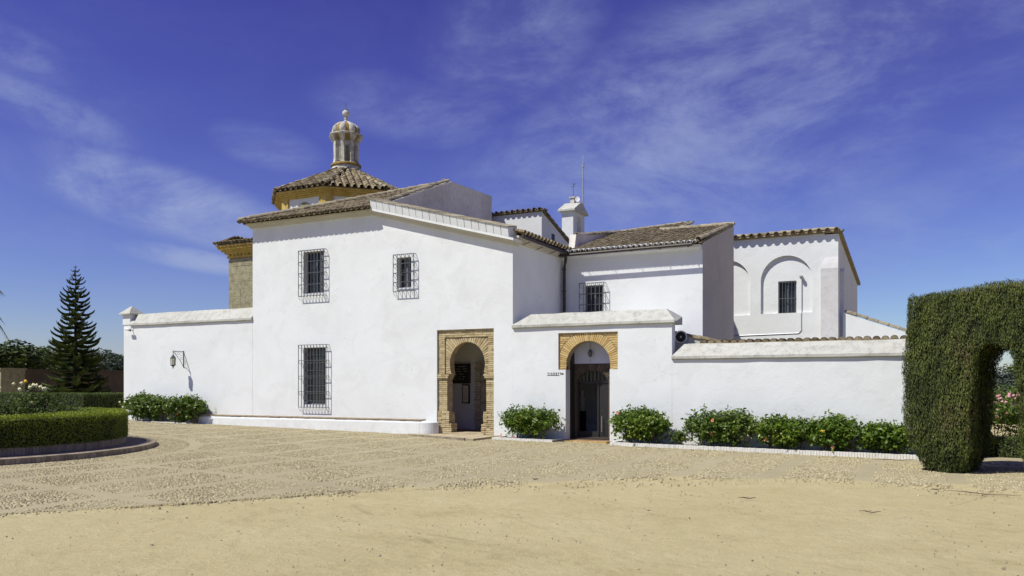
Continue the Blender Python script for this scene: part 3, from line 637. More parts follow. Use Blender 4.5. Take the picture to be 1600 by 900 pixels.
# lean-to roof and the right hand eave with gutter
mb = MB(); mb.add([(XG, .3, 7.70), (XR + .2, .3, 6.22), (XR + .2, 8, 6.22), (XG, 8, 7.70)], [(0, 1, 2, 3)]); mb.build('roof_deck', 'mortar', main)
tile_roof(main, (XR + .34, .0, 6.2), (0, 1, 0), (XG - XR, 0, 1.45), 7.9, 5.2, dx=.25)
mb = MB()
for (d, z0, z1) in ((.06, 5.98, 6.05), (.13, 6.052, 6.12), (.2, 6.122, 6.19)): mb.box(XR - .1, XR + d, .02 , 3.79, z0, z1)
mb.build('cornice', 'cornice', main)
mb = MB(); pts = [(XR + .38, -.1 + k * .43, 6.13 - .004 * k) for k in range(10)]; mb.tube(pts, .055, 8); gt = mb.build('gutter', 'pipe_brown', main)
for k in range(4):
    mb = MB(); y = .6 + k * 1.0; mb.tube([(XR, y, 5.98), (XR + .30, y, 6.07)], .012, 4); mb.build('gutter_bracket', 'pipe_brown', gt)
# grey block high on the left shoulder, plastered front of the bench
mb = MB(); x0, x1 = -25.0, -14.5
prof = [(-.02, -.4), (-.40, -.4), (-.38, .36), (-.33, .41), (-.02, .41)]
mb.prism(prof, 'x', x0 + .1, x1 - .35); n_ = 8
vs = []; fs = []
for k in range(n_ + 1):
    a = PI / 2 * k / n_; xx = x1 - .35 + .5 * math.sin(a); yy = -.02 - .38 * math.cos(a)
    vs += [(xx, yy, -.4), (xx, yy, .37)]
vs += [(x1 - .35, -.02, -.4), (x1 - .35, -.02, .41)]; c0 = len(vs) - 2
for k in range(n_): fs += [(2 * k, 2 * k + 2, 2 * k + 3, 2 * k + 1), (2 * k + 1, 2 * k + 3, c0 + 1)]
mb.add(vs, fs); bench = mb.build('wall_bench', 'white', recalc=True); bevel(bench, .03)
tag(bench, 'long low whitewashed masonry bench with brick top and rounded end under the caged windows', 'bench')
k = 0; x = x0 + .15
while x < x1 - .4:
    w = .27; mb = MB(); mb.box(x, x + w - .012, -.37 + random.uniform(-.008, .008), -.0, .413, .445 + random.uniform(0, .006)); mb.build('brick', 'bench_top', bench); x += w

# ---- brick horseshoe doorway (door 1): all coordinates relative to the wall plane, bricks built one by one
xc = -13.36; yb = .075
sur = MB(); sur_o = None
def half_open(z):
    """half width of the horseshoe opening at height z"""
    if z > 2.95: return 0
    if z > 2.25: return .65 * math.sqrt(max(0, 1 - ((z - 2.25) / .70) ** 2))
    if z > 1.92: return .65 - .04 * ((2.25 - z) / .33) ** 2
    if z > 1.74: return .61 + (1.92 - z) * .6
    if z > .70: return .72
    if z > .30: return .63
    return .55
# slab behind the bricks with the opening cut
op = []
zsl = [-.3, .30, .301, .70, .701, 1.2, 1.739, 1.741, 1.8, 1.86, 1.92, 2.0, 2.05, 2.1, 2.15, 2.2, 2.25, 2.32, 2.4, 2.48, 2.56, 2.64, 2.7, 2.76, 2.81, 2.86, 2.9, 2.93, 2.945]
op = [(xc + half_open(z), z) for z in zsl] + [(xc - half_open(z), z) for z in reversed(zsl)]
sur = wall_solid('door_surround', [(D1[0] + .002, -.29), (D1[1] - .002, -.29), (D1[1] - .002, D1[2] - .002), (D1[0] + .002, D1[2] - .002)], [[(p[0], max(p[1], -.28)) for p in op]], yb + .04, .36, 'mortar', main)
def brickobj(pts8, mat='brick_pale', parent=None):
    mb = MB(); mb.hexa(pts8); return mb.build('brick', mat, parent)
AL = (-14.17, -12.57, 3.10)
row = 0; z = -.06; H_ = .066
while z < 3.32:
    zt = min(z + H_ - .01, 3.345); zm = (z + zt) / 2
    if zm < 1.92: inn = half_open(zm); L0, R0 = xc - inn, xc + inn
    elif zm < AL[2]: L0, R0 = AL[0], AL[1]
    else: L0 = R0 = None
    segs = [(D1[0] + .01, L0), (R0, D1[1] - .01)] if L0 else [(D1[0] + .01, D1[1] - .01)]
    for si, (a, b) in enumerate(segs):
        x = a + (0 if row % 2 else 0); bl = .30; first = True
        while x < b - .02:
            w = bl / 2 if (first and row % 2) else bl
            x2 = min(b, x + w)
            if b - x2 < .06: x2 = b
            e = random.uniform(-.008, .008); fy = yb - .012 + e
            if zm < .7: fy += random.uniform(-.05, -.02)
            if 1.78 < zm < 1.92 and (si == 0 and x2 > b - .32 or si == 1 and x < a + .32): fy -= .05
            if x2 - x > .03:
                brickobj([(x, fy, z), (x2 - .01, fy, z), (x2 - .01, .2, z), (x, .2, z), (x, fy, zt), (x2 - .01, fy, zt), (x2 - .01, .2, zt), (x, .2, zt)], 'brick_pale', sur)
            x = x2; first = False
    z += H_; row += 1
# voussoirs radiating to the rectangular panel
nv = 42
cz = 2.25
def rin(a): 
    # distance from (xc,cz) to the opening outline at angle a
    ex, ez = .65, (.70 if math.sin(a) > 0 else .72)
    return 1 / math.sqrt((math.cos(a) / ex) ** 2 + (math.sin(a) / ez) ** 2)
def rout(a):
    c, s = math.cos(a), math.sin(a); r = 9
    if c > 1e-6: r = min(r, (AL[1] - .015 - xc) / c)
    if c < -1e-6: r = min(r, (AL[0] + .015 - xc) / c)
    if s > 1e-6: r = min(r, (AL[2] - .02 - cz) / s)
    if s < -1e-6: r = min(r, (1.93 - cz) / s)
    return r
a0, a1 = -.50, PI + .50
for k in range(nv):
    A, B = a0 + (a1 - a0) * k / nv + .012, a0 + (a1 - a0) * (k + 1) / nv - .012
    ra, rb, Ra, Rb = rin(A), rin(B), rout(A), rout(B)
    if Ra - ra < .03: continue
    e = random.uniform(-.006, .006); y = yb + .018 + e; q = lambda r, t, yy: (xc + r * math.cos(t), yy, cz + r * math.sin(t))
    y1 = .2
    brickobj([q(ra, A, y), q(ra, B, y), q(ra, B, y1), q(ra, A, y1), q(Ra, A, y), q(Rb, B, y), q(Rb, B, y1), q(Ra, A, y1)], 'brick_pale', sur)
# bricks lining the left jamb (lit) and right jamb
for k in range(44):
    z = .0 + k * .067; h = half_open(z + .03)
    if h < .1: continue
    for sgn in (-1, 1):
        x = xc + sgn * h
        brickobj([(x - .012 * (sgn > 0) - .004, .205, z), (x + .012 * (sgn < 0) + .004, .205, z), (x + .012 * (sgn < 0) + .004, .355, z), (x - .012 * (sgn > 0) - .004, .355, z),
                  (x - .012 * (sgn > 0) - .004, .205, z + .058), (x + .012 * (sgn < 0) + .004, .205, z + .058), (x + .012 * (sgn < 0) + .004, .355, z + .058), (x - .012 * (sgn > 0) - .004, .355, z + .058)], 'brick_pale', sur)
# vestibule behind: floor, walls, ceiling
mb = MB(); mb.box(-16.2, -11.2 - .9, .62, 2.9, -.3, .02); mb.build('vestibule_floor', 'terracotta', main)
mb = MB(); mb.box(-16.2, -12.1, 2.2, 2.4, .02, 3.4); mb.build('vestibule_wall', 'inside', main)
mb = MB(); mb.box(-16.3, -16.1, .46, 2.4, .02, 3.4); mb.build('vestibule_wall', 'inside', main)
mb = MB(); mb.box(-12.12, -11.9 - .178, .46, 2.4, .02, 3.4); mb.build('vestibule_wall', 'inside', main)
mb = MB(); mb.box(-16.3, -12.08, .46, 2.4, 3.4, 3.5); mb.build('vestibule_ceiling', 'inside', main)
mb = MB(); mb.box(-16.1, -13.9, 2.12, 2.199, .02, .68); mb.build('dado', 'inside', main)
# rough brick pier inside on the right
for k in range(26):
    z = .03 + k * .09; x = at(745, 600, 1.9).x + random.uniform(-.02, .02)
    mb = MB(); mb.box(x, x + .22, 1.75 + random.uniform(-.01, .01), 2.195, z, z + .08); mb.box(x + .235, x + .52, 1.75 + random.uniform(-.01, .01), 2.195, z, z + .08); mb.build('brick', 'brick_dark', main)
def board(px0, py0, px1, py1, Y, label, cat, face, name, lines=None):
    a = at(px0, py1, Y); b = at(px1, py0, Y); root = empty(name, (a.x, Y, a.z), label, cat)
    f = MB(); w = .035; f.box(a.x, b.x, Y, Y + .05, a.z, b.z); f.build('frame', 'black', root)
    g = MB(); g.box(a.x + w, b.x - w, Y - .006, Y - .001, a.z + w, b.z - w); fo = g.build('panel', face, root)
    if lines:
        t = MB()
        for r_ in range(lines):
            z = b.z - .1 - r_ * (b.z - a.z - .16) / lines; x = a.x + .08
            while x < b.x - .12:
                L = random.uniform(.02, .09)
                if random.random() < .65: t.box(x, min(x + L, b.x - .08), Y - .010, Y - .007, z - .008, z + .008)
                x += L + .03
        t.build('lettering', 'paper', root)
board(700, 568, 734, 599, 2.06, 'dark wall panel with faint rows of pale lettering inside the horseshoe doorway', 'notice board', 'black', 'notice_board', 6)
board(722, 601, 733, 630, 2.06, 'narrow black framed notice with pale paper below the dark panel in the doorway', 'framed notice', 'paper', 'framed_notice')
# threshold and platform
plat = MB(); p = [ground_pt(640, 682), ground_pt(735, 691), ground_pt(772, 686)]
plat.prism([(-15.3, -.41), (-14.9, -.9), (-12.35, -1.75), (-12.1, -1.7), (-12.1, -.0), (-14.5, -.0), (-14.5, -.41)], 'z', -.3, -.005)
pl = plat.build('doorstep', 'slab', recalc=True); tag(pl, 'worn stone doorstep platform in front of the brick horseshoe doorway', 'doorstep')
mb = MB(); mb.box(xc - .68, xc + .68, -.04, .62, -.004, .04); mb.build('threshold', 'slab', pl); bevel(pl, .015)
k = 0
for i in range(30):
    t0 = i / 30; a = Vector((-14.9, -.905, 0)).lerp(Vector((-12.35, -1.755, 0)), t0); b = Vector((-14.9, -.905, 0)).lerp(Vector((-12.35, -1.755, 0)), t0 + 1 / 30 - .004)
    mb = MB(); mb.hexa([(a.x - .01, a.y - .04, -.12), (b.x - .01, b.y - .04, -.12), (b.x + .03, b.y + .12, -.12), (a.x + .03, a.y + .12, -.12), (a.x - .01, a.y - .04, .002), (b.x - .01, b.y - .04, .002), (b.x + .03, b.y + .12, .002), (a.x + .03, a.y + .12, .002)])
    mb.build('brick', 'brick_dark', pl)

# ================================================================== LEFT GARDEN WALL
lw = empty('garden_wall', (-26, 0, 0), 'tall white wall left of the main block with sloped coping and a small pyramid pier', 'wall')
mb = MB(); mb.box(-29.53, XL - .002, .004, .55, -.3, 4.0); bevel(mb.build('wall', 'white', lw), .03)
coping(-29.1, XL - .004, 3.97, 4.46, -.07, .62, 'coping', lw, 'coping')
mb = MB(); mb.box(-29.56, -29.1, -.02, .5, 3.995, 4.42); bevel(mb.build('pier', 'white', lw), .02)
mb = MB(); cxp, cyp = -29.33, .24
mb.add([(cxp - .33, cyp - .36, 4.42), (cxp + .33, cyp - .36, 4.42), (cxp + .33, cyp + .36, 4.42), (cxp - .33, cyp + .36, 4.42), (cxp - .33, cyp - .36, 4.47), (cxp + .33, cyp - .36, 4.47), (cxp + .33, cyp + .36, 4.47), (cxp - .33, cyp + .36, 4.47), (cxp, cyp, 4.80)],
       [(0, 3, 2, 1), (0, 1, 5, 4), (1, 2, 6, 5), (2, 3, 7, 6), (3, 0, 4, 7), (4, 5, 8), (5, 6, 8), (6, 7, 8), (7, 4, 8)])
mb.build('pier_cap', 'coping', lw)
mb = MB(); mb.box(-29.53, -29.2, .55, 9, -.3, 3.9); mb.build('wall', 'white', lw)

# wall lantern on its bracket
bx = -26.06; bz = 2.86
ln = empty('wall_lantern', (bx, 0, bz), 'black wrought iron wall lantern on a curly bracket above the left shrubs', 'lantern')
mb = MB(); mb.box(bx - .012, bx + .012, -.02, .004, bz - .62, bz + .03); mb.box(bx - .012, bx + .012, -.52, -.02, bz - .012, bz + .012)
mb.tube([(bx, -.50, bz - .02), (bx, -.36, bz - .14), (bx, -.2, bz - .3), (bx, -.02, bz - .58)], .011, 5)
for (yy, zz, rr) in ((-.12, -.10, .07), (-.26, -.08, .05), (-.10, -.27, .05), (-.38, -.05, .035)):
    mb.tube([(bx, yy + rr * math.cos(a * .7), bz + zz + rr * math.sin(a * .7)) for a in range(9)], .006, 4)
mb.build('bracket', 'iron', ln)
lx, ly, lz = bx, -.5, bz - .42
mb = MB(); mb.tube([(lx, ly, bz), (lx, ly, bz - .12)], .006, 4)
for k in range(3): mb.tube([(lx + .018 * math.cos(a), ly, bz - .05 - k * .035 + .02 * math.sin(a)) for a in (0, 1.3, 2.6, 3.9, 5.2, 6.3)], .004, 4)
mb.build('chain', 'iron', ln)
mb = MB(); mb.lathe((lx, ly, lz), [(.012, .30), (.03, .27), (.07, .22), (.10, .16), (.115, .155), (.115, .145), (.10, .142)][::-1], 6); mb.lathe((lx, ly, lz), [(.012, -.25), (.025, -.21), (.012, -.19), (.07, -.14), (.10, -.12), (.10, -.105)], 6)
mb.build('lamp_cap', 'iron', ln)
mb = MB(); mb.lathe((lx, ly, lz), [(.08, -.105), (.092, .14)], 6); mb.build('lamp_glass', 'lamp_glass', ln)
for k in range(6):
    a = 2 * PI * k / 6; mb = MB(); mb.tube([(lx + .085 * math.cos(a), ly + .085 * math.sin(a), lz - .11), (lx + .098 * math.cos(a), ly + .098 * math.sin(a), lz + .145)], .007, 4); mb.build('bar', 'iron', ln)
# security camera
sc_ = empty('security_camera', (-29.0, 0, 3.75), 'small white security camera fixed below the pyramid pier on the left wall', 'camera')
mb = MB(); mb.tube([(-29.0, 0.01, 3.83), (-29.0, -.10, 3.83), (-29.0, -.14, 3.80)], .018, 6); mb.box(-29.06, -28.94, -.012, .003, 3.77, 3.89); mb.build('bracket', 'white_paint', sc_)
mb = MB(); mb.tube([(-28.92, -.16, 3.76), (-29.16, -.2, 3.84)], .05, 10); mb.build('housing', 'white_paint', sc_, True)
mb = MB(); mb.tube([(-28.918, -.159, 3.76), (-28.90, -.156, 3.753)], .035, 10); mb.build('lens', 'black', sc_)

# ================================================================== STONE TOWER AND OCTAGONAL DRUM WITH LANTERN
tw_ = empty('stone_block', (-26, 10, 0), 'sandstone block with ochre cornice and tiled edge rising behind the left wall', 'building')
TX0, TX1, TY0, TY1 = -30.1, -22.0, 6.2, 14
mb = MB(); mb.box(TX0 + .03, TX1 - .03, TY0 + .03, TY1 - .03, -.3, 7.6); mb.build('masonry_core', 'ashlar', tw_)
row = 0; z = 3.6
while z < 7.55:
    h = .36; x = TX0 + (0 if row % 2 else -.3)
    while x < TX0 + 4.4:
        x2 = x + random.uniform(.5, .62); a = max(x, TX0); d = random.uniform(-.012, .012)
        if x2 - a > .1:
            mb = MB(); mb.box(a, x2 - .004, TY0 + d * .5, TY0 + .2, z, min(z + h - .004, 7.59)); mb.build('stone', 'ashlar', tw_)
        x = x2
    mb = MB(); mb.box(TX0 + d, TX0 + .2, TY0 + .21, TY0 + 1.2, z, min(z + h - .012, 7.59)); mb.build('stone', 'ashlar', tw_)
    z += h; row += 1
for (d, z0, z1) in ((.06, 7.60, 7.68), (.03, 7.682, 7.78), (.14, 7.782, 7.88), (.24, 7.882, 7.98), (.36, 7.982, 8.10), (.42, 8.102, 8.16)):
    mb = MB(); mb.box(TX0 - d, TX1, TY0 - d, TY1 + d, z0, z1); mb.build('cornice', 'ochre', tw_)
for k in range(34):
    x = TX0 + .05 + k * .24; mb = MB(); mb.box(x, x + .11, TY0 - .12, TY0 - .03, 7.69, 7.775); mb.build('dentil', 'ochre', tw_)
tile_roof(tw_, (TX0 - .55, TY0 - .52, 8.19), (1, 0, 0), (0, 4, .7), 8.6, 1.5, dx=.24)
tile_roof(tw_, (TX0 - .52, TY1, 8.19), (0, -1, 0), (4, 0, .7), 8.2, 1.5, dx=.24, eave_individual=False)
mb = MB(); mb.box(TX0 - .4, TX1, TY0 - .4, TY1, 8.162, 8.2); mb.build('roof_deck', 'mortar', tw_)

DC = Vector((-26.1, 10.0, 0)); dr = empty('octagonal_drum', DC + Vector((0, 0, 8.2)), 'octagonal white drum with ochre pilasters under a tiled pyramid roof', 'tower')
RD = 3.3; RE = 3.74; ZE = 10.55
def octv(r, k, z=0, c=DC): a = R(22.5 + 45 * k); return Vector((c.x + r * math.cos(a), c.y + r * math.sin(a), z))
mb = MB(); mb.lathe((DC.x, DC.y, 0), [(RD, 8.22), (RD, 10.25)], 8, rot=R(22.5)); mb.build('wall', 'white_rear', dr)
for k in range(8):                                        # corner pilasters wrapping both faces
    A_ = octv(RD, k); Bn = octv(RD, k + 1); Bp = octv(RD, k - 1); o_ = .07
    d1 = (Bn - A_).normalized() * .34; d2 = (Bp - A_).normalized() * .34; n1 = Vector((math.cos(R(45 + 45 * k)), math.sin(R(45 + 45 * k)), 0)) * o_; n2 = Vector((math.cos(R(45 * k)), math.sin(R(45 * k)), 0)) * o_
    vout = octv(RD + o_ / math.cos(R(22.5)), k)
    mb = MB(); mb.prism([(p.x, p.y) for p in (A_ + d1, A_ + d1 + n1, vout, A_ + d2 + n2, A_ + d2, A_ * .97 + DC * .03)], 'z', 8.23, 10.24); mb.build('pilaster', 'ochre', dr, recalc=True)
    mid_ = (A_ + Bn) / 2; nn_ = n1.normalized(); tt_ = (Bn - A_).normalized()
    ringv = [mid_ + nn_ * .02 + tt_ * (.42 * math.cos(t * PI / 12)) + Vector((0, 0, 9.62 + .42 * math.sin(t * PI / 12))) for t in range(24)]
    mb = MB(); mb.add(ringv + [q - nn_ * .04 for q in ringv], [tuple(range(24))] + [(i, (i + 1) % 24, (i + 1) % 24 + 24, i + 24) for i in range(24)]); mb.build('round_window', 'green_tile', dr, recalc=True)
for (r, z0, z1) in ((RD + .10, 10.23, 10.32), (RD + .18, 10.322, 10.40), (RD + .26, 10.402, 10.48), (RD + .34, 10.482, 10.56)):
    mb = MB(); mb.lathe((DC.x, DC.y, 0), [(r, z0), (r, z1)], 8, rot=R(22.5)); mb.build('cornice', 'ochre', dr)
mb = MB(); mb.lathe((DC.x, DC.y, 0), [(RE - .05, ZE + .015), (.6, 12.1)], 8, rot=R(22.5)); mb.build('roof_deck', 'mortar', dr)
for k in range(8):
    A = octv(RE, k, ZE); B = octv(RE, k + 1, ZE); U = (B - A); Lu = U.length; mid = (A + B) / 2; top = Vector((DC.x, DC.y, 12.35)); Vv = top - mid; Lv = Vv.length
    vis = k in (3, 4, 5, 6, 7, 2)
    tile_roof(dr, A, U, Vv, Lu, Lv - .55, inside=lambda u, v, Lu=Lu, Lv=Lv: abs(u - Lu / 2) < Lu / 2 * (1 - (v - .12) / Lv), dx=.29, dv=.33, eave_individual=vis, ts=1.2)
    ridge_row(dr, A + Vector((0, 0, .1)), top - (top - A).normalized() * .5, step=.38, lift=.03)
# round arched relief on the front panel, half hidden
mb = MB(); mdp = (octv(RD, 5) + octv(RD, 4)) / 2; 
# lantern
la = empty('roof_lantern', DC + Vector((0, 0, 12.1)), 'small white cupola lantern with ribbed dome and ball finial on top of the octagonal roof', 'lantern')
cc = (DC.x, DC.y, 0)
mb = MB(); mb.lathe(cc, [(.80, 11.95), (.74, 12.15), (.70, 12.28), (.68, 12.36)], 24); mb.build('base', 'lantern_stone', la, True)
mb = MB(); mb.lathe(cc, [(.70, 12.362), (.755, 12.38), (.755, 12.45), (.70, 12.50)], 24); mb.build('base_ring', 'ochre_aged', la)
mb = MB(); mb.lathe(cc, [(.50, 12.50), (.50, 13.6)], 8, rot=R(22.5)); mb.build('shaft', 'lantern_stone', la)
for k in range(8):
    p0 = octv(.56, k); a = R(22.5 + 45 * k); ca, sa = math.cos(a), math.sin(a)
    def L2(r, s, z): return (DC.x + r * ca - s * sa, DC.y + r * sa + s * ca, z)
    mb = MB(); mb.hexa([L2(.48, -.085, 12.5), L2(.63, -.085, 12.5), L2(.63, .085, 12.5), L2(.48, .085, 12.5), L2(.48, -.085, 13.6), L2(.63, -.085, 13.6), L2(.63, .085, 13.6), L2(.48, .085, 13.6)]); mb.build('pilaster', 'lantern_stone', la)
    mb = MB(); mb.hexa([L2(.47, -.11, 12.5), L2(.67, -.11, 12.5), L2(.67, .11, 12.5), L2(.47, .11, 12.5), L2(.47, -.10, 12.58), L2(.65, -.10, 12.58), L2(.65, .10, 12.58), L2(.47, .10, 12.58)]); mb.build('pilaster_foot', 'lantern_stone', la)
    # console under the cornice
    mb = MB(); mb.hexa([L2(.48, -.10, 13.6), L2(.66, -.10, 13.6), L2(.66, .10, 13.6), L2(.48, .10, 13.6), L2(.48, -.17, 13.86), L2(.83, -.17, 13.86), L2(.83, .17, 13.86), L2(.48, .17, 13.86)]); mb.build('console', 'lantern_stone', la)
    a2 = R(45 * k); c2, s2 = math.cos(a2), math.sin(a2); r = .50 * math.cos(R(22.5))
    def L3(rr, s, z): return (DC.x + rr * c2 - s * s2, DC.y + rr * s2 + s * c2, z)
    pts = [(-.075, 12.64), (.075, 12.64)] + [(.075 * math.cos(t * PI / 8), 13.28 + .075 * math.sin(t * PI / 8)) for t in range(9)]
    mb = MB(); nn = len(pts); mb.add([L3(r + .004, s, z) for s, z in pts] + [L3(r + .02, s, z) for s, z in pts], [tuple(range(nn, 2 * nn))] + [(i, (i + 1) % nn, (i + 1) % nn + nn, i + nn) for i in range(nn)]); mb.build('niche', 'green_tile', la)
    fr_ = [L3(r + .02, 1.25 * s, z + (.02 if z > 13.2 else -.01)) for s, z in pts]; mb = MB(); mb.tube(fr_ + [fr_[0]], .014, 4); mb.build('niche_frame', 'lantern_stone', la)
mb = MB(); mb.lathe(cc, [(.52, 13.6), (.60, 13.7), (.70, 13.84), (.70, 13.859)], 24); mb.build('cornice_neck', 'ochre_aged', la)
mb = MB(); mb.lathe(cc, [(.80, 13.862), (.86, 13.9), (.86, 13.94), (.76, 13.98)], 8, rot=R(22.5)); mb.build('cornice', 'lantern_stone', la)
mb = MB(); mb.lathe(cc, [(.60, 13.96), (.63, 14.1), (.60, 14.28), (.50, 14.42), (.33, 14.53), (.14, 14.60)], 32); mb.build('dome', 'ochre_aged', la, True)
for k in range(8):                                        # fat ribs of the melon dome, ochre gores between
    a = R(22.5 + 45 * k); ca, sa = math.cos(a), math.sin(a); prof = [(.60, 13.98), (.68, 14.06), (.70, 14.16), (.67, 14.28), (.58, 14.40), (.44, 14.50), (.28, 14.58), (.12, 14.63)]
    mb = MB(); vs = []; fs = []; m = 7
    for i, (r, z) in enumerate(prof):
        w = .155 * (r / .7) ** .9
        for j in range(m):
            t = PI * j / (m - 1); s = -w * math.cos(t); rr = r - .09 + .11 * math.sin(t)
            vs.append((DC.x + rr * ca - s * sa, DC.y + rr * sa + s * ca, z))
    for i in range(len(prof) - 1):
        for j in range(m - 1): fs.append((i * m + j, i * m + j + 1, (i + 1) * m + j + 1, (i + 1) * m + j))
    mb.add(vs, fs); mb.build('dome_rib', 'lantern_stone', la, True)
mb = MB(); mb.lathe(cc, [(.15, 14.60), (.12, 14.66), (.06, 14.70), (.10, 14.76), (.105, 14.80), (.06, 14.85), (.06, 14.87), (.14, 14.92), (.185, 15.02), (.17, 15.12), (.09, 15.20), (.02, 15.22)], 16); mb.build('finial', 'lantern_stone', la, True)
mb = MB(); mb.box(DC.x - .09, DC.x + .09, DC.y - .09, DC.y + .09, 15.2, 15.23); mb.tube([(DC.x, DC.y, 15.2), (DC.x, DC.y, 15.55)], .012, 5); mb.tube([(DC.x - .08, DC.y, 15.42), (DC.x + .08, DC.y, 15.42)], .010, 4); mb.build('cross', 'iron', la)

# ================================================================== REAR WHITE BLOCK, BELFRY, MAST
rb = empty('rear_block', (-16, 8, 0), 'white upper block with scalloped tile eave and tiny dark window behind the main roof', 'building')
mb = MB(); mb.prism([(8.02, 5), (8.02, 8.72), (10.9, 7.75), (10.9, 5)], 'x', -18.5, -14.44); mb.build('wall', 'white_rear', rb, recalc=True)
tile_roof(rb, (-18.6, 7.85, 8.70), (1, 0, 0), (0, 3, .05), 4.25, .4, dx=.24)
mb = MB(); mb.prism([(7.95, 8.72), (7.95, 8.78), (11.0, 7.84), (11.0, 7.76)], 'x', -18.5, -14.36); mb.build('roof_edge', 'tile', rb, recalc=True)
ridge_row(rb, (-14.42, 10.95, 7.80), (-14.42, 8.0, 8.76), step=.4, lift=.03)
mb = MB(); mb.box(-14.45, -14.425, 9.0, 9.3, 7.55, 7.95); mb.build('window', 'black', rb)
mb = MB(); mb.box(-18.5, -14.36, 10.9, 12.3, 4.5, 7.4); mb.build('wall', 'white_rear', rb)

bf = empty('belfry', (-15, 12, 8), 'small white gabled belfry beside the mast with its bell arch facing right', 'belfry')
BX0, BX1, BY0, BY1 = -15.28, -14.72, 12.0, 13.35
op_ = [(12.42, 8.5), (12.95, 8.5)] + [(12.685 + .265 * math.cos(PI * t / 10), 9.1 + .265 * math.sin(PI * t / 10)) for t in range(11)]
wall_solid('wall', [(BY0, 7.3), (BY1, 7.3), (BY1, 9.5), (BY0, 9.5)], [op_], BX0, BX1, 'white_rear', bf, axis='x')
mb = MB(); mb.prism([(BY0 - .16, 9.5), (BY1 + .16, 9.5), (BY1 + .16, 9.58), ((BY0 + BY1) / 2, 10.02), (BY0 - .16, 9.58)], 'x', BX0 - .14, BX1 + .14); mb.build('roof', 'coping', bf, recalc=True)
mb = MB(); mb.box(-15.1, -14.9, 12.55, 12.8, 9.95, 10.22); mb.box(-15.14, -14.86, 12.5, 12.85, 10.22, 10.27); mb.build('pedestal', 'lantern_stone', bf)
mb = MB(); mb.tube([(-15, 12.68, 10.27), (-15, 12.68, 10.95)], .014, 5); mb.tube([(-15.12, 12.68, 10.78), (-14.88, 12.68, 10.78)], .012, 4); mb.tube([(-15.0, 12.68, 10.85), (-14.9, 12.68, 10.9)], .02, 4); mb.build('cross', 'iron', bf)
mb = MB(); mb.lathe((-15.0, 12.685, 8.62), [(.17, 0), (.15, .06), (.11, .2), (.09, .3), (.03, .36)], 12); mb.tube([(-15.0, 12.685, 8.95), (-15.0, 12.685, 9.35)], .02, 5); mb.build('bell', 'iron', bf, True)
ds = empty('satellite_dish', (-14.75, 12.3, 10), 'small white round dish on the belfry roof', 'satellite dish')
mb = MB(); c_ = Vector((-14.72, 12.5, 10.12)); d_ = Vector((.4, -.9, .15)).normalized(); a_ = d_.cross(Vector((0, 0, 1))).normalized(); b_ = d_.cross(a_)
vs = [c_]; fs = []
for i in range(1, 4):
    for k in range(16):
        t = 2 * PI * k / 16; rr = .11 * i / 3; vs.append(c_ + (a_ * math.cos(t) + b_ * math.sin(t) * 1.2) * rr + d_ * rr * rr * 1.2)
for k in range(16):
    fs.append((0, 1 + k, 1 + (k + 1) % 16))
    for i in range(2): fs.append((1 + i * 16 + k, 1 + (i + 1) * 16 + k, 1 + (i + 1) * 16 + (k + 1) % 16, 1 + i * 16 + (k + 1) % 16))
mb.add(vs, fs); mb.build('reflector', 'white_paint', ds, True)
mb = MB(); mb.tube([c_ - d_ * .02, c_ + Vector((.0, .12, -.25))], .018, 5); mb.build('arm', 'pale_metal', ds)
mast = MB(); pm = at(911, 400, 13.6); ztop = at(911, 262, 13.6).z; mast.tube([(pm.x, 13.6, 6.5), (pm.x, 13.6, ztop)], [.05, .04], 8); mast.tube([(pm.x, 13.6, ztop), (pm.x, 13.6, ztop + .2)], .055, 8); mast.tube([(pm.x, 13.6, ztop + .2), (pm.x, 13.6, ztop + .62)], .014, 5)
o = mast.build('antenna_mast', 'pale_metal'); tag(o, 'thin grey metal mast rising right behind the belfry', 'mast')

# ================================================================== MIDDLE WING
mw = empty('middle_wing', (-9, 3.8, 0), 'white middle wing set back under a broad lichened tile roof, with one caged window', 'building')
MY = 3.8; MX = -6.74; mo = (-10.86, -10.15, 4.08, 5.0)
wall_solid('wall', [(XR, -.3), (MX + .018, -.3), (MX + .018, 6.1), (XR, 6.1)], [rect(*mo)], MY, MY + .4, 'white', mw)
mb = MB(); mb.prism([(MY + .004, -.3), (MY + .004, 6.18), (8.4, 7.5), (8.4, -.3)], 'x', MX - .4, MX + .024); mb.build('end_wall', 'shaded_plaster', mw, recalc=True)
mb = MB(); mb.prism([(MY - .0, 6.1), (8.4, 7.46), (8.4, -.3), (8.0, -.3), (8.0, 6)], 'x', -12, MX - .4) if 0 else None
window(mw, *mo, MY, mull=1); cage(mw, -10.94, -10.05, 3.95, 5.06, MY, .2, 7, 3)
Vm = Vector((0, 7.4, 2.1)); 
mb = MB(); mb.add([(-12.2, MY - .1, 6.13), (MX, MY - .1, 6.13), (MX, 8.4, 7.44), (-9.0, 8.4, 7.44), (-9.0, 11.2, 8.2), (-12.2, 11.2, 8.2)], [(0, 1, 2, 3), (0, 3, 4, 5)]); mb.build('roof_deck', 'mortar', mw)
Ltot = Vm.length
tile_roof(mw, (-11.5, MY - .38, 6.08), (1, 0, 0), Vm, -6.72 + 11.5, Ltot + .4, inside=lambda u, v: (v < 5.2) or (u < 2.5 and v < 6.2 + u * .75), dx=.185, ts=.72)
for k in range(25):                                       # whitened tile mouths closing the eave
    x = -11.4 + k * .1843 + .092
    o = bpy.data.objects.new('eave_scallop', TILE_W); COL.objects.link(o); o.parent = mw; o.matrix_local = Matrix.Translation(Vector((x, MY - .405, 6.135)) - mw.location) @ (frame((1, 0, 0), Vm) @ Matrix.Diagonal((.86, .5, .95))).to_4x4()
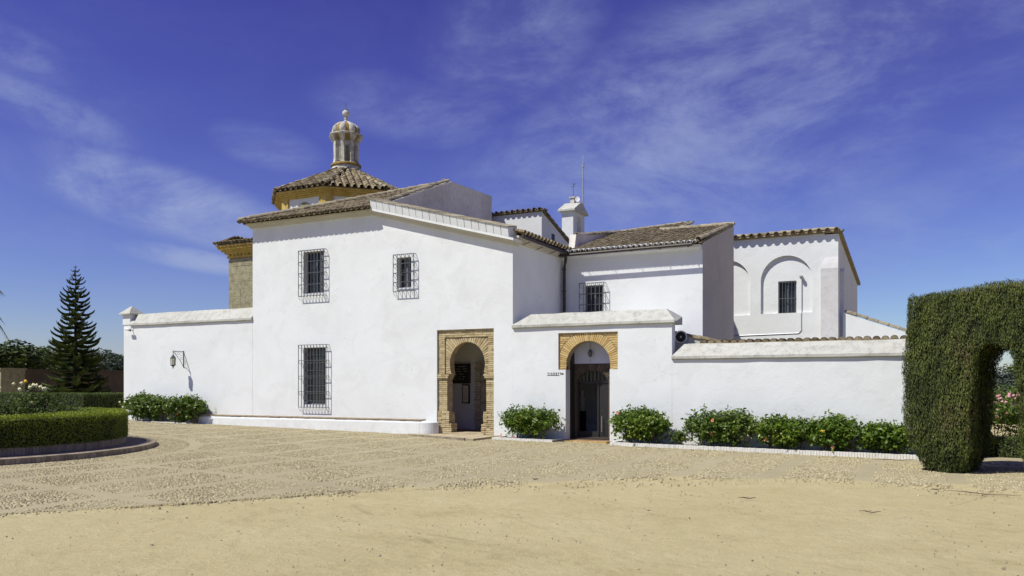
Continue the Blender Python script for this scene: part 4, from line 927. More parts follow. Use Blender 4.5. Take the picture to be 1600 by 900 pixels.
mb = MB(); mb.prism([(MY - .2, 6.02), (MY - .2, 6.10), (MY, 6.10), (MY, 5.96), (MY - .07, 5.96)], 'x', XR + .02, MX - .02); mb.build('cornice', 'white', mw, recalc=True)
ridge_row(mw, (-9.55, 8.45, 7.52), (MX + .02, 8.45, 7.52)); ridge_row(mw, (-11.75, 5.3, 7.0), (-11.5, 9.3, 7.74)); ridge_row(mw, (-11.5, 9.3, 7.74), (-8.95, 11.15, 8.26)); 
ridge_row(mw, (-9.0, 8.6, 7.5), (-9.0, 11.0, 8.2), step=.4)
ridge_row(mw, (MX - .05, MY - .3, 6.2), (MX - .05, 8.3, 7.5), step=.4, lift=.03)
mb = MB(); mb.tube([(XR + .1, MY - .47, 6.03), (MX + .1 - .3, MY - .47, 6.07)], .05, 8); gt = mb.build('gutter', 'pipe_brown', mw)
for k in range(5): mb = MB(); x = -10.9 + k * .95; mb.tube([(x, MY - .46, 6.0), (x, MY, 6.1)], .012, 4); mb.build('gutter_bracket', 'pipe_brown', gt)
mb = MB(); mb.prism([(4.6, 6.0), (4.9, 7.02), (9.35, 7.86), (9.35, 6.5)], 'x', -11.84, -11.60); mb.build('parapet', 'grey_plaster', mw, recalc=True)
mb = MB(); dx_ = XR + .16; mb.tube([(dx_ + .2, 3.3, 6.1), (dx_ + .1, 3.5, 5.85), (dx_, 3.62, 5.65), (dx_, 3.62, .0)], .055, 8); dp = mb.build('downpipe', 'pipe_brown', mw)
mb = MB(); mb.tube([(dx_ - .12, 3.7, 5.9), (dx_ - .12, 3.7, 3)], .018, 6); mb.build('conduit', 'pale_metal', mw)
for z in (3.9, 4.8, 5.55): mb = MB(); mb.tube([(dx_, 3.62, z), (dx_, 3.62, z + .07)], .068, 8); mb.build('pipe_collar', 'pipe_brown', dp)

# ================================================================== RIGHT WING with blind arches
rw = empty('right_wing', (-5, 8.4, 0), 'white right wing with blind round arches, one barred window and a pilaster', 'building')
RY = 11.3; RX = -3.36
def arch(x0, x1, z0, zt, n=20):
    r = (x1 - x0) / 2; xm = (x0 + x1) / 2; zs = zt - r
    return [(x0, z0), (x1, z0)] + [(xm + r * math.cos(PI * t / n), zs + r * math.sin(PI * t / n)) for t in range(n + 1)]
A1 = arch(-6.27, -4.31, 4.41, 6.69); A2 = arch(-8.6, -6.69, 4.38, 6.66)
wo = (-5.61, -4.92, 4.32, 5.69)
wall_solid('wall', [(-9.5, -.3), (RX, -.3), (RX, 7.44), (-9.5, 7.44)], [A1, A2], RY, RY + .115, 'white', rw)
wall_solid('wall', [(-9.5, -.3), (RX, -.3), (RX, 7.44), (-9.5, 7.44)], [rect(*wo)], RY + .1155, RY + .5, 'white', rw)
mb = MB(); mb.box(wo[0] - .03, wo[1] + .03, RY + .08, RY + .117, wo[2] - .03, wo[2] - .001); mb.build('window_sill', 'iron', rw)
wf = window(rw, *wo, RY + .115, mull=1, depth=.12, mat='iron')
for k in range(6):
    x = wo[0] + .05 + k * .118; mb = MB(); mb.tube([(x, RY + .10, wo[2]), (x, RY + .10, wo[3])], .011, 5); mb.build('bar', 'iron', wf)
for z in (5.0, 5.64, 4.37): mb = MB(); mb.box(wo[0], wo[1], RY + .09, RY + .112, z - .012, z + .012); mb.build('bar', 'iron', wf)
# a pale statue glimpsed behind the glass is left as part of the pane reflection; pilaster at the corner
mb = MB(); mb.box(-3.97, RX + .02, RY - .22, RY - .001, -.3, 6.06); mb.hexa([(-3.97, RY - .22, 6.06), (RX + .02, RY - .22, 6.06), (RX + .02, RY - .001, 6.06), (-3.97, RY - .001, 6.06), (-3.85, RY - .012, 6.5), (RX + .002, RY - .012, 6.5), (RX + .002, RY - .001, 6.5), (-3.85, RY - .001, 6.5)])
mb.build('pilaster', 'pilaster', rw)
wall_solid('side_wall', [(RY + .5, -.3), (20, -.3), (20, 6.35), (RY + .5, 7.40)], [], RX - .4, RX - .003, 'white_rear', rw, axis='x')
mb = MB(); n = 8; mb.prism([(12.0, 1), (12.35, 1), (12.35, 5.9), (12.25, 6.1), (12.12, 6.15), (12.0, 6.0)], 'x', RX - .003, RX + .14); mb.build('side_pilaster', 'white_rear', rw, recalc=True)
mb = MB(); mb.prism([(20, 5.4), (20, 3), (23, 3), (21.6, 4.4)], 'x', RX - .5, RX - .1); mb.build('buttress', 'white_rear', rw, recalc=True)
tile_roof(rw, (-9.3, RY - .24, 7.43), (1, 0, 0), (0, 3, .06), RX + .12 + 9.3, .42, dx=.31, ts=1.2)
ridge_row(rw, (-9.3, RY + .0, 7.53), (RX + .0, RY + .0, 7.53), step=.42)
mb = MB(); mb.box(-9.3, RX + .05, RY - .08, RY + .3, 7.441, 7.59); mb.build('ridge_mortar', 'mortar', rw)
mb = MB(); mb.add([(-9.3, RY, 7.5), (RX + .1, RY, 7.5), (RX + .1, 20.2, 6.42), (-9.3, 20.2, 6.42)], [(0, 1, 2, 3)]); mb.build('roof_deck', 'tile', rw)
mb = MB(); mb.prism([(RY, 7.40), (RY, 7.56), (20.2, 6.48), (20.2, 6.34)], 'x', RX - .5, RX + .12); mb.build('verge', 'tile', rw, recalc=True)
ridge_row(rw, (RX + .02, 20.1, 6.46), (RX + .02, RY, 7.54), step=.38, lift=.0, mesh=TILE, name='tile')
lp = empty('wall_lamp', (-4.71, RY, 5.8), 'small grey wall lamp with long conduit beside the barred window', 'wall lamp')
mb = MB(); mb.lathe((-4.71, RY - .03, 5.78), [(.03, -.06), (.07, 0), (.075, .06), (.03, .09)], 10); mb.box(-4.75, -4.67, RY - .03, RY + .11, 5.78, 5.86); mb.build('lamp_head', 'pale_metal', lp)
mb = MB(); z1 = 3.60; mb.tube([(-4.71, RY + .09, 5.74), (-4.71, RY + .09, 4.46), (-4.71, RY - .018, 4.38), (-4.71, RY - .018, z1 + .12), (-4.80, RY - .018, z1 + .02), (-4.9, RY - .018, z1), (-7.4, RY - .018, z1 - .04)], .015, 6); mb.build('conduit', 'pale_metal', lp)

# sloping low wall with tile top running right, low tiled roof behind the parapet
sw = empty('sloping_wall', (-2, 8.4, 0), 'low white wall with descending ridge tiles at the far right end', 'wall')
a = at(1320, 490, 11.4); b = at(1440, 527, 11.4)
mb = MB(); mb.prism([(RX + .16, 0), (b.x, 0), (b.x, b.z), (RX + .16, a.z + .04)], 'y', 11.4, 11.7); mb.build('wall', 'white', sw, recalc=True)
ridge_row(sw, (b.x, 11.52, b.z + .02), (RX + .16, 11.52, a.z + .06), step=.4, lift=.03)
TILE_C = tile_mesh('tile_closed'); bm_ = bmesh.new(); bm_.from_mesh(TILE_C); bm_.verts.ensure_lookup_table(); bm_.faces.new([bm_.verts[i] for i in range(7)]); bm_.to_mesh(TILE_C); bm_.free()
lr = empty('low_roof', (-4, .7, 2.7), 'row of rounded tile ends of a low roof just above the right parapet', 'roof')
for k in range(31):
    x = -5.9 + k * .215; o = bpy.data.objects.new('tile', TILE_C); COL.objects.link(o); o.parent = lr
    o.matrix_local = Matrix.Translation(Vector((x + random.uniform(-.01, .01), .60, 2.765 + random.uniform(-.008, .008))) - lr.location) @ (frame((1, 0, 0), (0, 1, -.05)) @ Matrix.Rotation(random.uniform(-.07, .07), 3, 'Z') @ Matrix.Diagonal((1.15, 1, 1.1))).to_4x4()
mb = MB()
for k in range(31):
    x = -5.9 + k * .215
    for j in range(1, 6): mb.add(TILE_V @ np.array(frame((1, 0, 0), (0, 1, -.05))).T + np.array((x, .60 + j * .34, 2.80 - j * .017)), TILE_F)
o = mb.build('roof_tiles', 'tile', lr); o['kind'] = 'stuff'
mb = MB(); mb.box(-6.0, .8, .58, 2.7, 2.60, 2.76); mb.build('roof_deck', 'mortar', lr)

# ================================================================== TICKET WALL (door 2)
tk = empty('entrance_wall', (-9, 0, 0), 'white entrance wall with brick arched doorway and hipped coping between block and low wall', 'wall')
TXR = -6.63; hx0, hx1, hz0, hz1 = -10.13, -8.24, 2.03, 3.13; dl, dr_ = -9.89, -8.49; acx, acz, ar = -9.19, 2.18, .70
dl = acx - ar; dr_ = acx + ar
wall_solid('wall', [(XR + .002, -.4), (TXR, -.4), (TXR, 3.4), (XR + .002, 3.4)], [[(dl, -.39), (dr_, -.39), (dr_, hz0), (hx1, hz0), (hx1, hz1), (hx0, hz1), (hx0, hz0), (dl, hz0)]], 0, .33, 'white', tk)
coping(XR - .0, TXR + .1, 3.34, 3.76, -.08, .72, 'coping', tk, 'coping', hl=.5, hr=.35)
ap = [(acx + ar * math.cos(PI * t / 24), acz + ar * math.sin(PI * t / 24)) for t in range(25)]
ar_ = wall_solid('door_arch', [(hx0 + .002, hz0 + .002), (dl, hz0 + .002), (dl, acz)] + ap[::-1][1:-1] + [(dr_, acz), (dr_, hz0 + .002), (hx1 - .002, hz0 + .002), (hx1 - .002, hz1 - .002), (hx0 + .002, hz1 - .002)], [], .07, .33, 'mortar', tk)
ri, ro = ar, .98; nv = 46; a0, a1 = -.215, PI + .215; yb2 = .05
for k in range(nv):
    A = a0 + (a1 - a0) * k / nv + .010; B = a0 + (a1 - a0) * (k + 1) / nv - .010; y = yb2 + random.uniform(-.005, .005)
    q = lambda r, t, yy: (max(hx0 + .006, min(hx1 - .006, acx + r * math.cos(t))), yy, max(hz0 + .006, min(hz1 - .006, acz + r * math.sin(t))))
    x_ = acx + ri * math.cos(A)
    def qi(t, yy):
        s_ = math.sin(t)
        return (acx + math.copysign(ri, math.cos(t)) if s_ < 0 else acx + ri * math.cos(t), yy, max(hz0 + .006, acz + ri * s_))
    y1 = .2
    brickobj([qi(A, y), qi(B, y), qi(B, y1), qi(A, y1), q(ro - .01, A, y), q(ro - .01, B, y), q(ro - .01, B, y1), q(ro - .01, A, y1)], 'brick_orange', ar_)
z = hz0 + .008; row = 0
while z < hz1 - .03:
    zt = min(z + .058, hz1 - .006)
    zz = max(abs(z - acz), abs(zt - acz)) if z < acz else (z - acz)
    half = math.sqrt(max(0, ro ** 2 - max(0, z - acz) ** 2)) if z - acz < ro else 0
    for (a, b) in ((hx0 + .008, acx - half), (acx + half, hx1 - .008)) if half > 0 else ((hx0 + .008, hx1 - .008),):
        x = a; first = True
        while x < b - .03:
            x2 = min(b, x + (.12 if first and row % 2 else .26)); first = False
            if b - x2 < .05: x2 = b
            y = yb2 + .004 + random.uniform(-.005, .005)
            brickobj([(x, y, z), (x2 - .01, y, z), (x2 - .01, .2, z), (x, .2, z), (x, y, zt - .008), (x2 - .01, y, zt - .008), (x2 - .01, .2, zt - .008), (x, .2, zt - .008)], 'brick_orange', ar_)
            x = x2
    z += .066; row += 1
# porch behind
PY = .62
mb = MB(); mb.box(-11.3, -7.6, .33, 6, -.4, -.03); mb.build('porch_floor', 'pipe_brown', tk)
mb = MB(); mb.box(dl + .002, dl + .035, .34, PY - .01, -.03, 2.55); mb.build('door_leaf', 'black', tk)
mb = MB(); mb.box(dr_ + .05, dr_ + .3, .34, PY - .021, -.03, 3.2); mb.box(dl - .3, dl - .05, .34, PY - .021, -.03, 3.2); mb.build('porch_wall', 'porch', tk)
ic = at(925, 600, PY).x; zi = at(925, 598, PY).z; zt_ = at(925, 579, PY).z; ir = (at(949, 600, .62).x - at(899, 600, .62).x) / 2; zl = at(925, 568, PY).z
icx = ic; isp = zi; ra_ = zt_ - zi
iarch = [(icx + ir * math.cos(PI * t / 16), isp + ra_ * math.sin(PI * t / 16)) for t in range(17)]
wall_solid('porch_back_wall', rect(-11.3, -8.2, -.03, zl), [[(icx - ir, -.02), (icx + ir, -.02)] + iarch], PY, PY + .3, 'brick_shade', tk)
mb = MB(); mb.box(-11.3, -8.2, PY - .02, PY + .3, zl + .001, 3.3); mb.build('porch_back_wall', 'porch', tk)
for k in range(22):
    A = PI * k / 22 + .02; B = PI * (k + 1) / 22 - .02
    q = lambda r, s, t, yy: (icx + r * math.cos(t), yy, isp + s * math.sin(t))
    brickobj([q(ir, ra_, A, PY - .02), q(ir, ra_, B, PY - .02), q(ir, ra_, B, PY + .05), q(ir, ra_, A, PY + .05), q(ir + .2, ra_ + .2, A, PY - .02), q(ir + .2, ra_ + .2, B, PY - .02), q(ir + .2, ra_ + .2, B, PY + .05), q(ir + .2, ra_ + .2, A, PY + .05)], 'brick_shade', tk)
mb = MB(); mb.box(-11.3, -7.6, .6, 6, 3.3, 3.34); mb.build('porch_ceiling', 'inside', tk)
mb = MB(); mb.box(-11.3, -11.26, PY + .3, 6, -.03, 3.3); mb.box(-7.64, -7.6, PY + .3, 6, -.03, 3.3); mb.box(-11.3, -7.6, 6, 6.05, -.03, 3.3); mb.build('hall_wall', 'inside', tk)
gd = empty('glazed_door', (icx, PY + .2, 0), 'dark glazed inner door with a fanlight of upright bars under the shadowed brick arch', 'door')
f = MB(); dz = zi; yy = PY + .12
f.box(icx - ir, icx - ir + .05, yy, yy + .06, -.03, dz); f.box(icx + ir - .05, icx + ir, yy, yy + .06, -.03, dz); f.box(icx - ir, icx + ir, yy, yy + .06, dz, dz + .05); f.box(icx + .12, icx + .17, yy, yy + .06, -.03, dz)
f.box(icx - ir + .05, icx + .12, yy + .01, yy + .05, -.03, .16); f.build('frame', 'black', gd)
for k in range(9):
    x = icx - ir + .07 + k * .122; h = isp + ra_ * math.sqrt(max(0, 1 - ((x - icx) / ir) ** 2)); mb = MB(); mb.box(x - .012, x + .012, yy + .01, yy + .035, dz + .05, max(h, dz + .08)); mb.build('bar', 'iron', gd)
mb = MB(); mb.tube([at(940, 650, PY + .08), at(940, 675, PY + .08)], .012, 6); mb.build('handle', 'pale_metal', gd)
mb = MB(); mb.box(icx + .17, icx + ir - .05, yy + .03, yy + .035, -.03, dz); mb.build('pane', 'black', gd)
# statue inside
sp_ = at(910, 642, 2.7); stt = empty('statue', sp_, 'small pale robed statue standing in the dark entrance behind the glazed door', 'statue')
zb = sp_.z
mb = MB(); mb.lathe((sp_.x, sp_.y, zb), [(.085, 0), (.075, .05), (.07, .18), (.085, .32), (.10, .42), (.085, .50), (.035, .535), (.03, .56)], 12); mb.build('robe', 'inside', stt, True)
mb = MB(); mb.lathe((sp_.x, sp_.y - .01, zb + .55), [(.01, 0), (.045, .03), (.055, .075), (.045, .12), (.01, .145)], 12); mb.build('head', 'inside', stt, True)
for s_ in (-1, 1): mb = MB(); mb.tube([(sp_.x + s_ * .085, sp_.y, zb + .47), (sp_.x + s_ * .10, sp_.y - .03, zb + .36), (sp_.x + s_ * .03, sp_.y - .09, zb + .33)], [.03, .026, .018], 8); mb.build('arm', 'inside', stt, True)
mb = MB(); mb.box(sp_.x - .09, sp_.x + .09, sp_.y - .09, sp_.y + .09, -.03, zb); mb.build('plinth', 'black', stt)
dk = empty('ticket_counter', (sp_.x + .3, PY + 1, 0), 'low grey counter inside the dark entrance', 'counter')
a = at(914, 680, 2.9); b = at(941, 664, 2.9); mb = MB(); mb.box(a.x, b.x, 2.9, 3.4, -.03, b.z); mb.build('body', 'inside', dk); mb = MB(); mb.box(a.x - .03, b.x + .03, 2.87, 3.43, b.z, b.z + .04); mb.build('top', 'inside', dk)
# ceiling lamp / medallion hung in the arch
c_ = at(922, 552, .48); mdn = empty('hanging_lamp', c_, 'small dark oval lamp hanging from a chain in the bricked arch', 'lamp')
mb = MB(); mb.lathe((c_.x, c_.y, c_.z), [(.01, -.12), (.05, -.09), (.075, 0), (.055, .08), (.02, .12)], 8); mb.build('lamp_body', 'iron', mdn)
mb = MB(); mb.tube([(c_.x, c_.y, c_.z + .12), (c_.x, c_.y, 3.3)], .006, 4); mb.tube([(c_.x, c_.y, c_.z - .12), (c_.x, c_.y, c_.z - .3)], .005, 4); mb.build('chain', 'iron', mdn)
# brick steps of door 2
st = MB(); st.box(dl - .02, dr_ + .06, -.36, .32, -.4, -.075); st_ = st.build('entrance_step', 'mortar'); tag(st_, 'low step of upright bricks before the arched entrance', 'step')
for k in range(24):
    x = dl - .02 + k * .0615; mb = MB(); mb.box(x, x + .052, -.385, -.2, -.2, -.068); mb.build('brick', 'brick_orange', st_)
for k in range(20):
    x = dl + .0 + k * .07; mb = MB(); mb.box(x, x + .062, -.195, .05, -.078, -.062); mb.build('brick', 'terracotta', st_)
# TICKETS lettering
def text_obj(s, x, z, y, size, name, parent, mat='black', font_scale=1.0):
    cu = bpy.data.curves.new(name, 'FONT'); cu.body = s; cu.size = size; cu.extrude = .004; cu.space_character = 1.45
    tmp = bpy.data.objects.new('tmp', cu); COL.objects.link(tmp); tmp.location = (x, y, z); tmp.rotation_euler = (PI / 2, 0, 0)
    bpy.context.view_layer.update()
    dg = bpy.context.evaluated_depsgraph_get(); me = bpy.data.meshes.new_from_object(tmp.evaluated_get(dg)); me.transform(tmp.matrix_world)
    bpy.data.objects.remove(tmp); me.materials.clear(); me.materials.append(M[mat]); return link(name, me, parent)
tz = at(855, 586.2, 0).z; tx = at(855, 586, 0).x
sg = empty('ticket_sign', (tx, 0, tz), 'small black lettering reading TICKETS with an arrow left of the brick arch', 'sign')
text_obj('TICKETS', tx, tz + .015, -.006, .09, 'lettering', sg)
mb = MB(); mb.box(tx, tx + .40, -.008, .002, tz - .012, tz); mb.build('underline', 'black', sg)
ax = tx + .45; mb = MB(); mb.prism([(ax, tz + .03), (ax + .04, tz + .03), (ax + .04, tz + .01), (ax + .10, tz + .04), (ax + .04, tz + .07), (ax + .04, tz + .05), (ax, tz + .05)], 'y', -.008, .002); mb.build('arrow', 'black', sg)

# ================================================================== RIGHT LOW WALL
lo = empty('parapet_wall', (-3, 0, 0), 'long low white wall with sloped coping behind the right shrubs', 'wall')
mb = MB(); mb.box(TXR + .0, .5, .004, .5, -.5, 2.36); mb.build('wall', 'white', lo)
coping(TXR + .005, .55, 2.31, 2.73, -.07, .6, 'coping', lo, 'coping', hl=.28)
mb = MB(); mb.box(.1, .5, .5, 9, -.5, 2.36); mb.build('wall', 'white', lo)
# capped end of a clay pipe roof stub beside the higher wall
rs = empty('roof_stub', (-6, 1.5, 2.6), 'round mortared end of a short tiled roof stub above the low wall', 'roof')
a = at(1064, 526.5, .9); b = at(1098, 536, .9); c2 = at(1094, 524, 2.4)
mb = MB(); r_ = .17
mb.tube([a + Vector((0, .0, 0)), a + Vector((0, .16, 0))], r_, 18); mb.build('end_cap', 'black', rs)
ringp = [a + Vector((r_ * math.cos(t * PI / 12), -.02, r_ * math.sin(t * PI / 12))) for t in range(25)]
mb = MB(); mb.tube(ringp, .02, 6); mb.build('rim', 'white', rs)
mb = MB(); mb.lathe((a.x, a.y - .03, a.z - .03), [(.01, 0), (.03, .02), (.03, .04), (.01, .06)], 8); mb.build('knob', 'white', rs)
mb = MB(); mb.prism([(a.x - .25, 2.3), (a.x + .1, 2.3), (b.x + .25, 2.3), (b.x + .15, b.z + .10), (a.x + .18, a.z + .02), (a.x - .25, a.z + .05)], 'y', .96, 1.7); mb.build('stub_wall', 'coping', rs, recalc=True)
ridge_row(rs, (a.x - .2, 1.0, a.z + .10), (b.x + .2, 1.0, b.z + .08), step=.17, mesh=TILE, name='tile', lift=.0)

# ================================================================== PLANTER KERBS
def planter(x0, x1, y, label, ztop0, ztop1):
    root = empty('planter_kerb', (x0, y, 0), label, 'planter'); L = x1 - x0; n = int(L / .0675)
    zz = lambda x: ztop0 + (ztop1 - ztop0) * (x - x0) / L
    for k in range(n):
        x = x0 + k * L / n; mb = MB(); e = random.uniform(-.005, .005); z = zz(x) + random.uniform(-.004, .004)
        mb.box(x, x + L / n - .006, y + e, y + .13, gzf(x) - .05, z); mb.build('brick', 'brick_white', root)
    mb = MB(); mb.hexa([(x0, y + .13, gzf(x0) - .1), (x1, y + .13, gzf(x1) - .1), (x1, .0, gzf(x1) - .1), (x0, .0, gzf(x0) - .1), (x0, y + .13, zz(x0) - .04), (x1, y + .13, zz(x1) - .04), (x1, .0, zz(x1) - .04), (x0, .0, zz(x0) - .04)]); mb.build('soil', 'soil', root)
    for xe in (x0, x1 - .07): mb = MB(); mb.box(xe, xe + .068, y + .135, -.001, gzf(xe) - .05, zz(xe)); mb.build('end_kerb', 'brick_white', root)
planter(-8.15, -.02, -.9, 'long whitewashed brick planter kerb under the right wall', -.035, -.10)
planter(-11.95, -9.95, -.85, 'short whitewashed brick planter kerb between the two doors', -.01, -.03)
planter(-29.4, -24.9, -.8, 'whitewashed planter kerb below the lantern at the left wall', .18, .14)

# ================================================================== FOLIAGE
def leaf_quads(P, Nn, size, elong=1.9, jitter=.8, up=0., fold=True):
    """P (n,3) centres, Nn (n,3) preferred normals; returns folded leaf pairs of triangles"""
    n = len(P); nr = Nn + RNG.normal(0, jitter, (n, 3)); nr /= np.linalg.norm(nr, axis=1)[:, None] + 1e-9
    d = RNG.normal(0, 1, (n, 3)); d[:, 2] += up; d -= nr * (d * nr).sum(1)[:, None]; d /= np.linalg.norm(d, axis=1)[:, None] + 1e-9
    s = np.cross(nr, d); L = (size * RNG.uniform(.65, 1.25, n))[:, None]; w = L / elong
    a = P - d * L * .5; b = P + d * L * .5; m = P - d * L * .06
    V = np.stack([a, m + s * w * .5 + nr * w * .12, b, m - s * w * .5 + nr * w * .12], 1).reshape(-1, 3)
    k = (np.arange(n) * 4)[:, None]
    F = np.concatenate([np.array([[0, 1, 2]]) + k, np.array([[0, 2, 3]]) + k], 1).reshape(-1, 3)
    return V, F
LS = 1.28
def shrub(name, c, rx, ry, h, n, size, mat, label, group=None, flowers=(), lumps=7, z0=0., loose=.25, cat='shrub', nstem=16, leaf_elong=1.7):
    """loose leafy shrub: shoots of leaves round several lumps, visible stems, flowers as parts"""
    c = Vector(c); root = empty(name, c, label, cat, group); rs = random.Random(hash(label) % 9999 if 0 else len(label) * 37 + int(abs(c.x) * 100))
    L = []
    for k in range(lumps):
        a = rs.uniform(0, 2 * PI); r = math.sqrt(rs.random()) * .62
        L.append((c.x + rx * r * math.cos(a) if k else c.x, c.y + ry * r * math.sin(a), c.z + h * rs.uniform(.35, .62), rs.uniform(.38, .6) * min(rx, h) * 1.05, rs.uniform(.32, .46) * h))
    for k in range(max(3, int(rx * 4))):
        q = -1 + 2 * (k + .5) / max(3, int(rx * 4)); L.append((c.x + rx * .8 * q, c.y, c.z + h * rs.uniform(.38, .55), .30 * h + .1, h * rs.uniform(.34, .45)))
    nsh = n // 9; Ps = []; Ns = []; shoots = []
    for i in range(nsh):
        l = L[rs.randrange(len(L))]
        v = RNG.normal(0, 1, 3); v /= np.linalg.norm(v); v[2] = abs(v[2]) * 1.0 if RNG.random() < .72 else v[2]
        rr = RNG.uniform(.62, 1.0) + (RNG.random() < .12) * RNG.uniform(0, loose)
        p = np.array([l[0] + v[0] * l[3] * rr, l[1] + v[1] * min(l[3], ry) * rr, l[2] + v[2] * l[4] * rr])
        d = np.array([v[0], v[1], v[2] * .8 + .55]); d /= np.linalg.norm(d); ln_ = RNG.uniform(.08, .22) * (1 + loose)
        for j in range(9):
            q = p + d * ln_ * (j / 8 - .4) + RNG.normal(0, size * .45, 3)
            Ps.append(q); Ns.append(v * .6 + np.array([0, 0, .7]))
    for i in range(int(6 + rx * 16)):
        l = L[rs.randrange(len(L))]; a = rs.uniform(0, 2 * PI); q0 = np.array([l[0] + rs.uniform(-.5, .5) * l[3], l[1] + rs.uniform(-.5, .2) * min(l[3], ry), l[2] + l[4] * .5])
        d = np.array([rs.uniform(-.55, .55), rs.uniform(-.45, .15), 1.0]); d /= np.linalg.norm(d); ln_ = l[4] * rs.uniform(.55, 1.0) + .12 * loose
        if rs.random() < .25: d = np.array([rs.uniform(-.9, .9), -.6, -.15]); q0[2] = c.z + h * .3; ln_ = .3 + ry * .4
        for j in range(13):
            q = q0 + d * ln_ * j / 12; Ps.append(q + RNG.normal(0, size * .35, 3)); Ns.append(np.array([rs.uniform(-1, 1), rs.uniform(-1, .2), .8]))
    P = np.array(Ps); Nn = np.array(Ns); ok = P[:, 2] > c.z + z0 + RNG.uniform(-.02, .1, len(P)); ok &= P[:, 1] < -.04 if c.y > -2 and c.y < 0 else True
    P = P[ok]; Nn = Nn[ok]; V, F = leaf_quads(P, Nn, size * LS, leaf_elong, .75)
    tint = np.repeat(np.clip(RNG.normal(.45, .24, len(P)), 0, 1), 2)
    link('foliage', np_mesh('foliage', V, F, tint, mat, False), root)
    for k in range(nstem):
        x = c.x + rx * rs.uniform(-.7, .7); y = c.y + ry * rs.uniform(-.4, .3); mb = MB(); tx_ = x + rs.uniform(-.3, .3); zt_ = c.z + h * rs.uniform(.7, 1.0)
        yt = min(-.06, y + rs.uniform(-.1, .12)) if -2 < c.y < 0 else y + rs.uniform(-.2, .2)
        mb.tube([(x, y, c.z - .05), ((x + tx_) / 2 + .03, (y + yt) / 2, c.z + h * .45), (tx_, yt, zt_)], [.014, .010, .004], 5); mb.build('stem', 'twig', root)
    for (fx, fz, fm) in flowers:
        flower(root, (fx, c.y - ry * .98, fz), .05, fm)
    return root
FL = {}
def flower(parent, p, r, mat):
    key = (mat, r)
    if key not in FL:
        mb = MB(); vs = [(0, 0, 0)]; fs = []
        for k in range(5):
            a = 2 * PI * k / 5; i = len(vs)
            for (rr, da, zz) in ((.35, -.25, .10), (.95, -.42, .28), (1.05, 0, .18), (.95, .42, .28), (.35, .25, .10)): vs.append((r * rr * math.cos(a + da), -r * zz, r * rr * math.sin(a + da)))
            fs += [(0, i, i + 1, i + 2), (0, i + 2, i + 3, i + 4)]
        mb.add(vs, fs, .5); mb.tube([(0, 0, 0), (.01, -r * .7, .01)], [r * .10, r * .06], 5, tint=0); 
        if mat in ('petal_cream', 'petal_yellow', 'petal_pink'): mb.lathe((0, -r * .25, -r * .5), [(r * .3, 0), (r * .7, r * .25), (r * .75, r * .6), (r * .45, r * .95), (.001, r * .9)], 7, .4)
        FL[key] = mb.mesh('flower', mat)
    o = bpy.data.objects.new('flower', FL[key]); COL.objects.link(o); o.parent = parent; o.location = Vector(p) - parent.location
    o.rotation_euler = (random.uniform(-.5, .3), random.uniform(-.6, .6), random.uniform(-.6, .9)); return o
V, F = leaf_quads(LEAF_LITTER, np.tile([0, 0, 1.], (len(LEAF_LITTER), 1)), .05, 1.8, .35)
o = link('leaf_litter', np_mesh('leaf_litter', V, F, np.repeat(RNG.random(len(LEAF_LITTER)), 2), 'twig', False)); tag(o, 'dry fallen leaves scattered over cobbles and sand', 'leaf litter', kind='stuff')
GB = 'hibiscus shrubs along the white walls'
def F_(px_, py_, Y, m): q = at(px_, py_, Y); return (q.x, q.z, m)
shrub('hibiscus_shrub', (-27.4, -.5, .14), 1.35, .38, 1.05, 9000, .085, 'leaf_dark', 'dark green shrub with small cream flowers below the left wall beside the round hedge', GB, [F_(188, 628, -.85, 'petal_cream'), F_(193, 636, -.85, 'petal_cream'), F_(205, 630, -.85, 'petal_cream')], z0=.02)
shrub('hibiscus_shrub', (-25.35, -.5, .12), 1.0, .38, 1.0, 7000, .085, 'leaf_dark', 'shrub with red flowers directly under the wall lantern', GB, [F_(274, 636, -.88, 'petal_red'), F_(283, 640, -.88, 'petal_red'), F_(277, 647, -.88, 'petal_red')])
shrub('hibiscus_shrub', (-10.85, -.48, -.05), .95, .36, .86, 6200, .075, 'leaf', 'airy hibiscus between the horseshoe doorway and the arched entrance', GB, [F_(783, 680, -.85, 'petal_red'), F_(803, 682, -.85, 'petal_red'), F_(811, 654, -.85, 'petal_peach')], loose=.5)
shrub('hibiscus_shrub', (-7.42, -.48, -.08), .86, .40, .95, 9500, .07, 'leaf', 'dense rounded hibiscus right beside the arched entrance with one red flower on top', GB, [F_(965, 645, -.88, 'petal_red')], loose=.12, lumps=10)
shrub('hibiscus_shrub', (-6.22, -.5, -.08), .2, .2, .35, 700, .06, 'leaf_dark', 'tiny low hibiscus with a dark red flower in the gap of the long planter', GB, [F_(1066, 686, -.75, 'petal_red')], nstem=4, loose=.4)
shrub('hibiscus_shrub', (-5.1, -.48, -.09), .98, .38, .90, 7600, .072, 'leaf_dark', 'darker hibiscus with two peach flowers, next right of the gap in the long planter', GB, [F_(1113, 657, -.88, 'petal_peach'), F_(1110, 677, -.88, 'petal_peach')], loose=.5)
shrub('hibiscus_shrub', (-3.5, -.48, -.10), .76, .38, .84, 6400, .075, 'leaf', 'bright green hibiscus in the middle of the long planter, salmon flower at its left', GB, [F_(1196, 687, -.88, 'petal_peach')], loose=.35)
shrub('hibiscus_shrub', (-2.3, -.48, -.11), .78, .38, .84, 6400, .075, 'leaf', 'hibiscus with one peach flower hanging over the kerb and a small yellow one', GB, [F_(1300, 699, -.92, 'petal_peach'), F_(1285, 674, -.88, 'petal_yellow')], loose=.4)
shrub('hibiscus_shrub', (-1.05, -.48, -.12), .66, .38, .70, 4800, .085, 'leaf', 'hibiscus with large yellowish leaves at the end of the planter beside the cypress', GB, [], loose=.3)
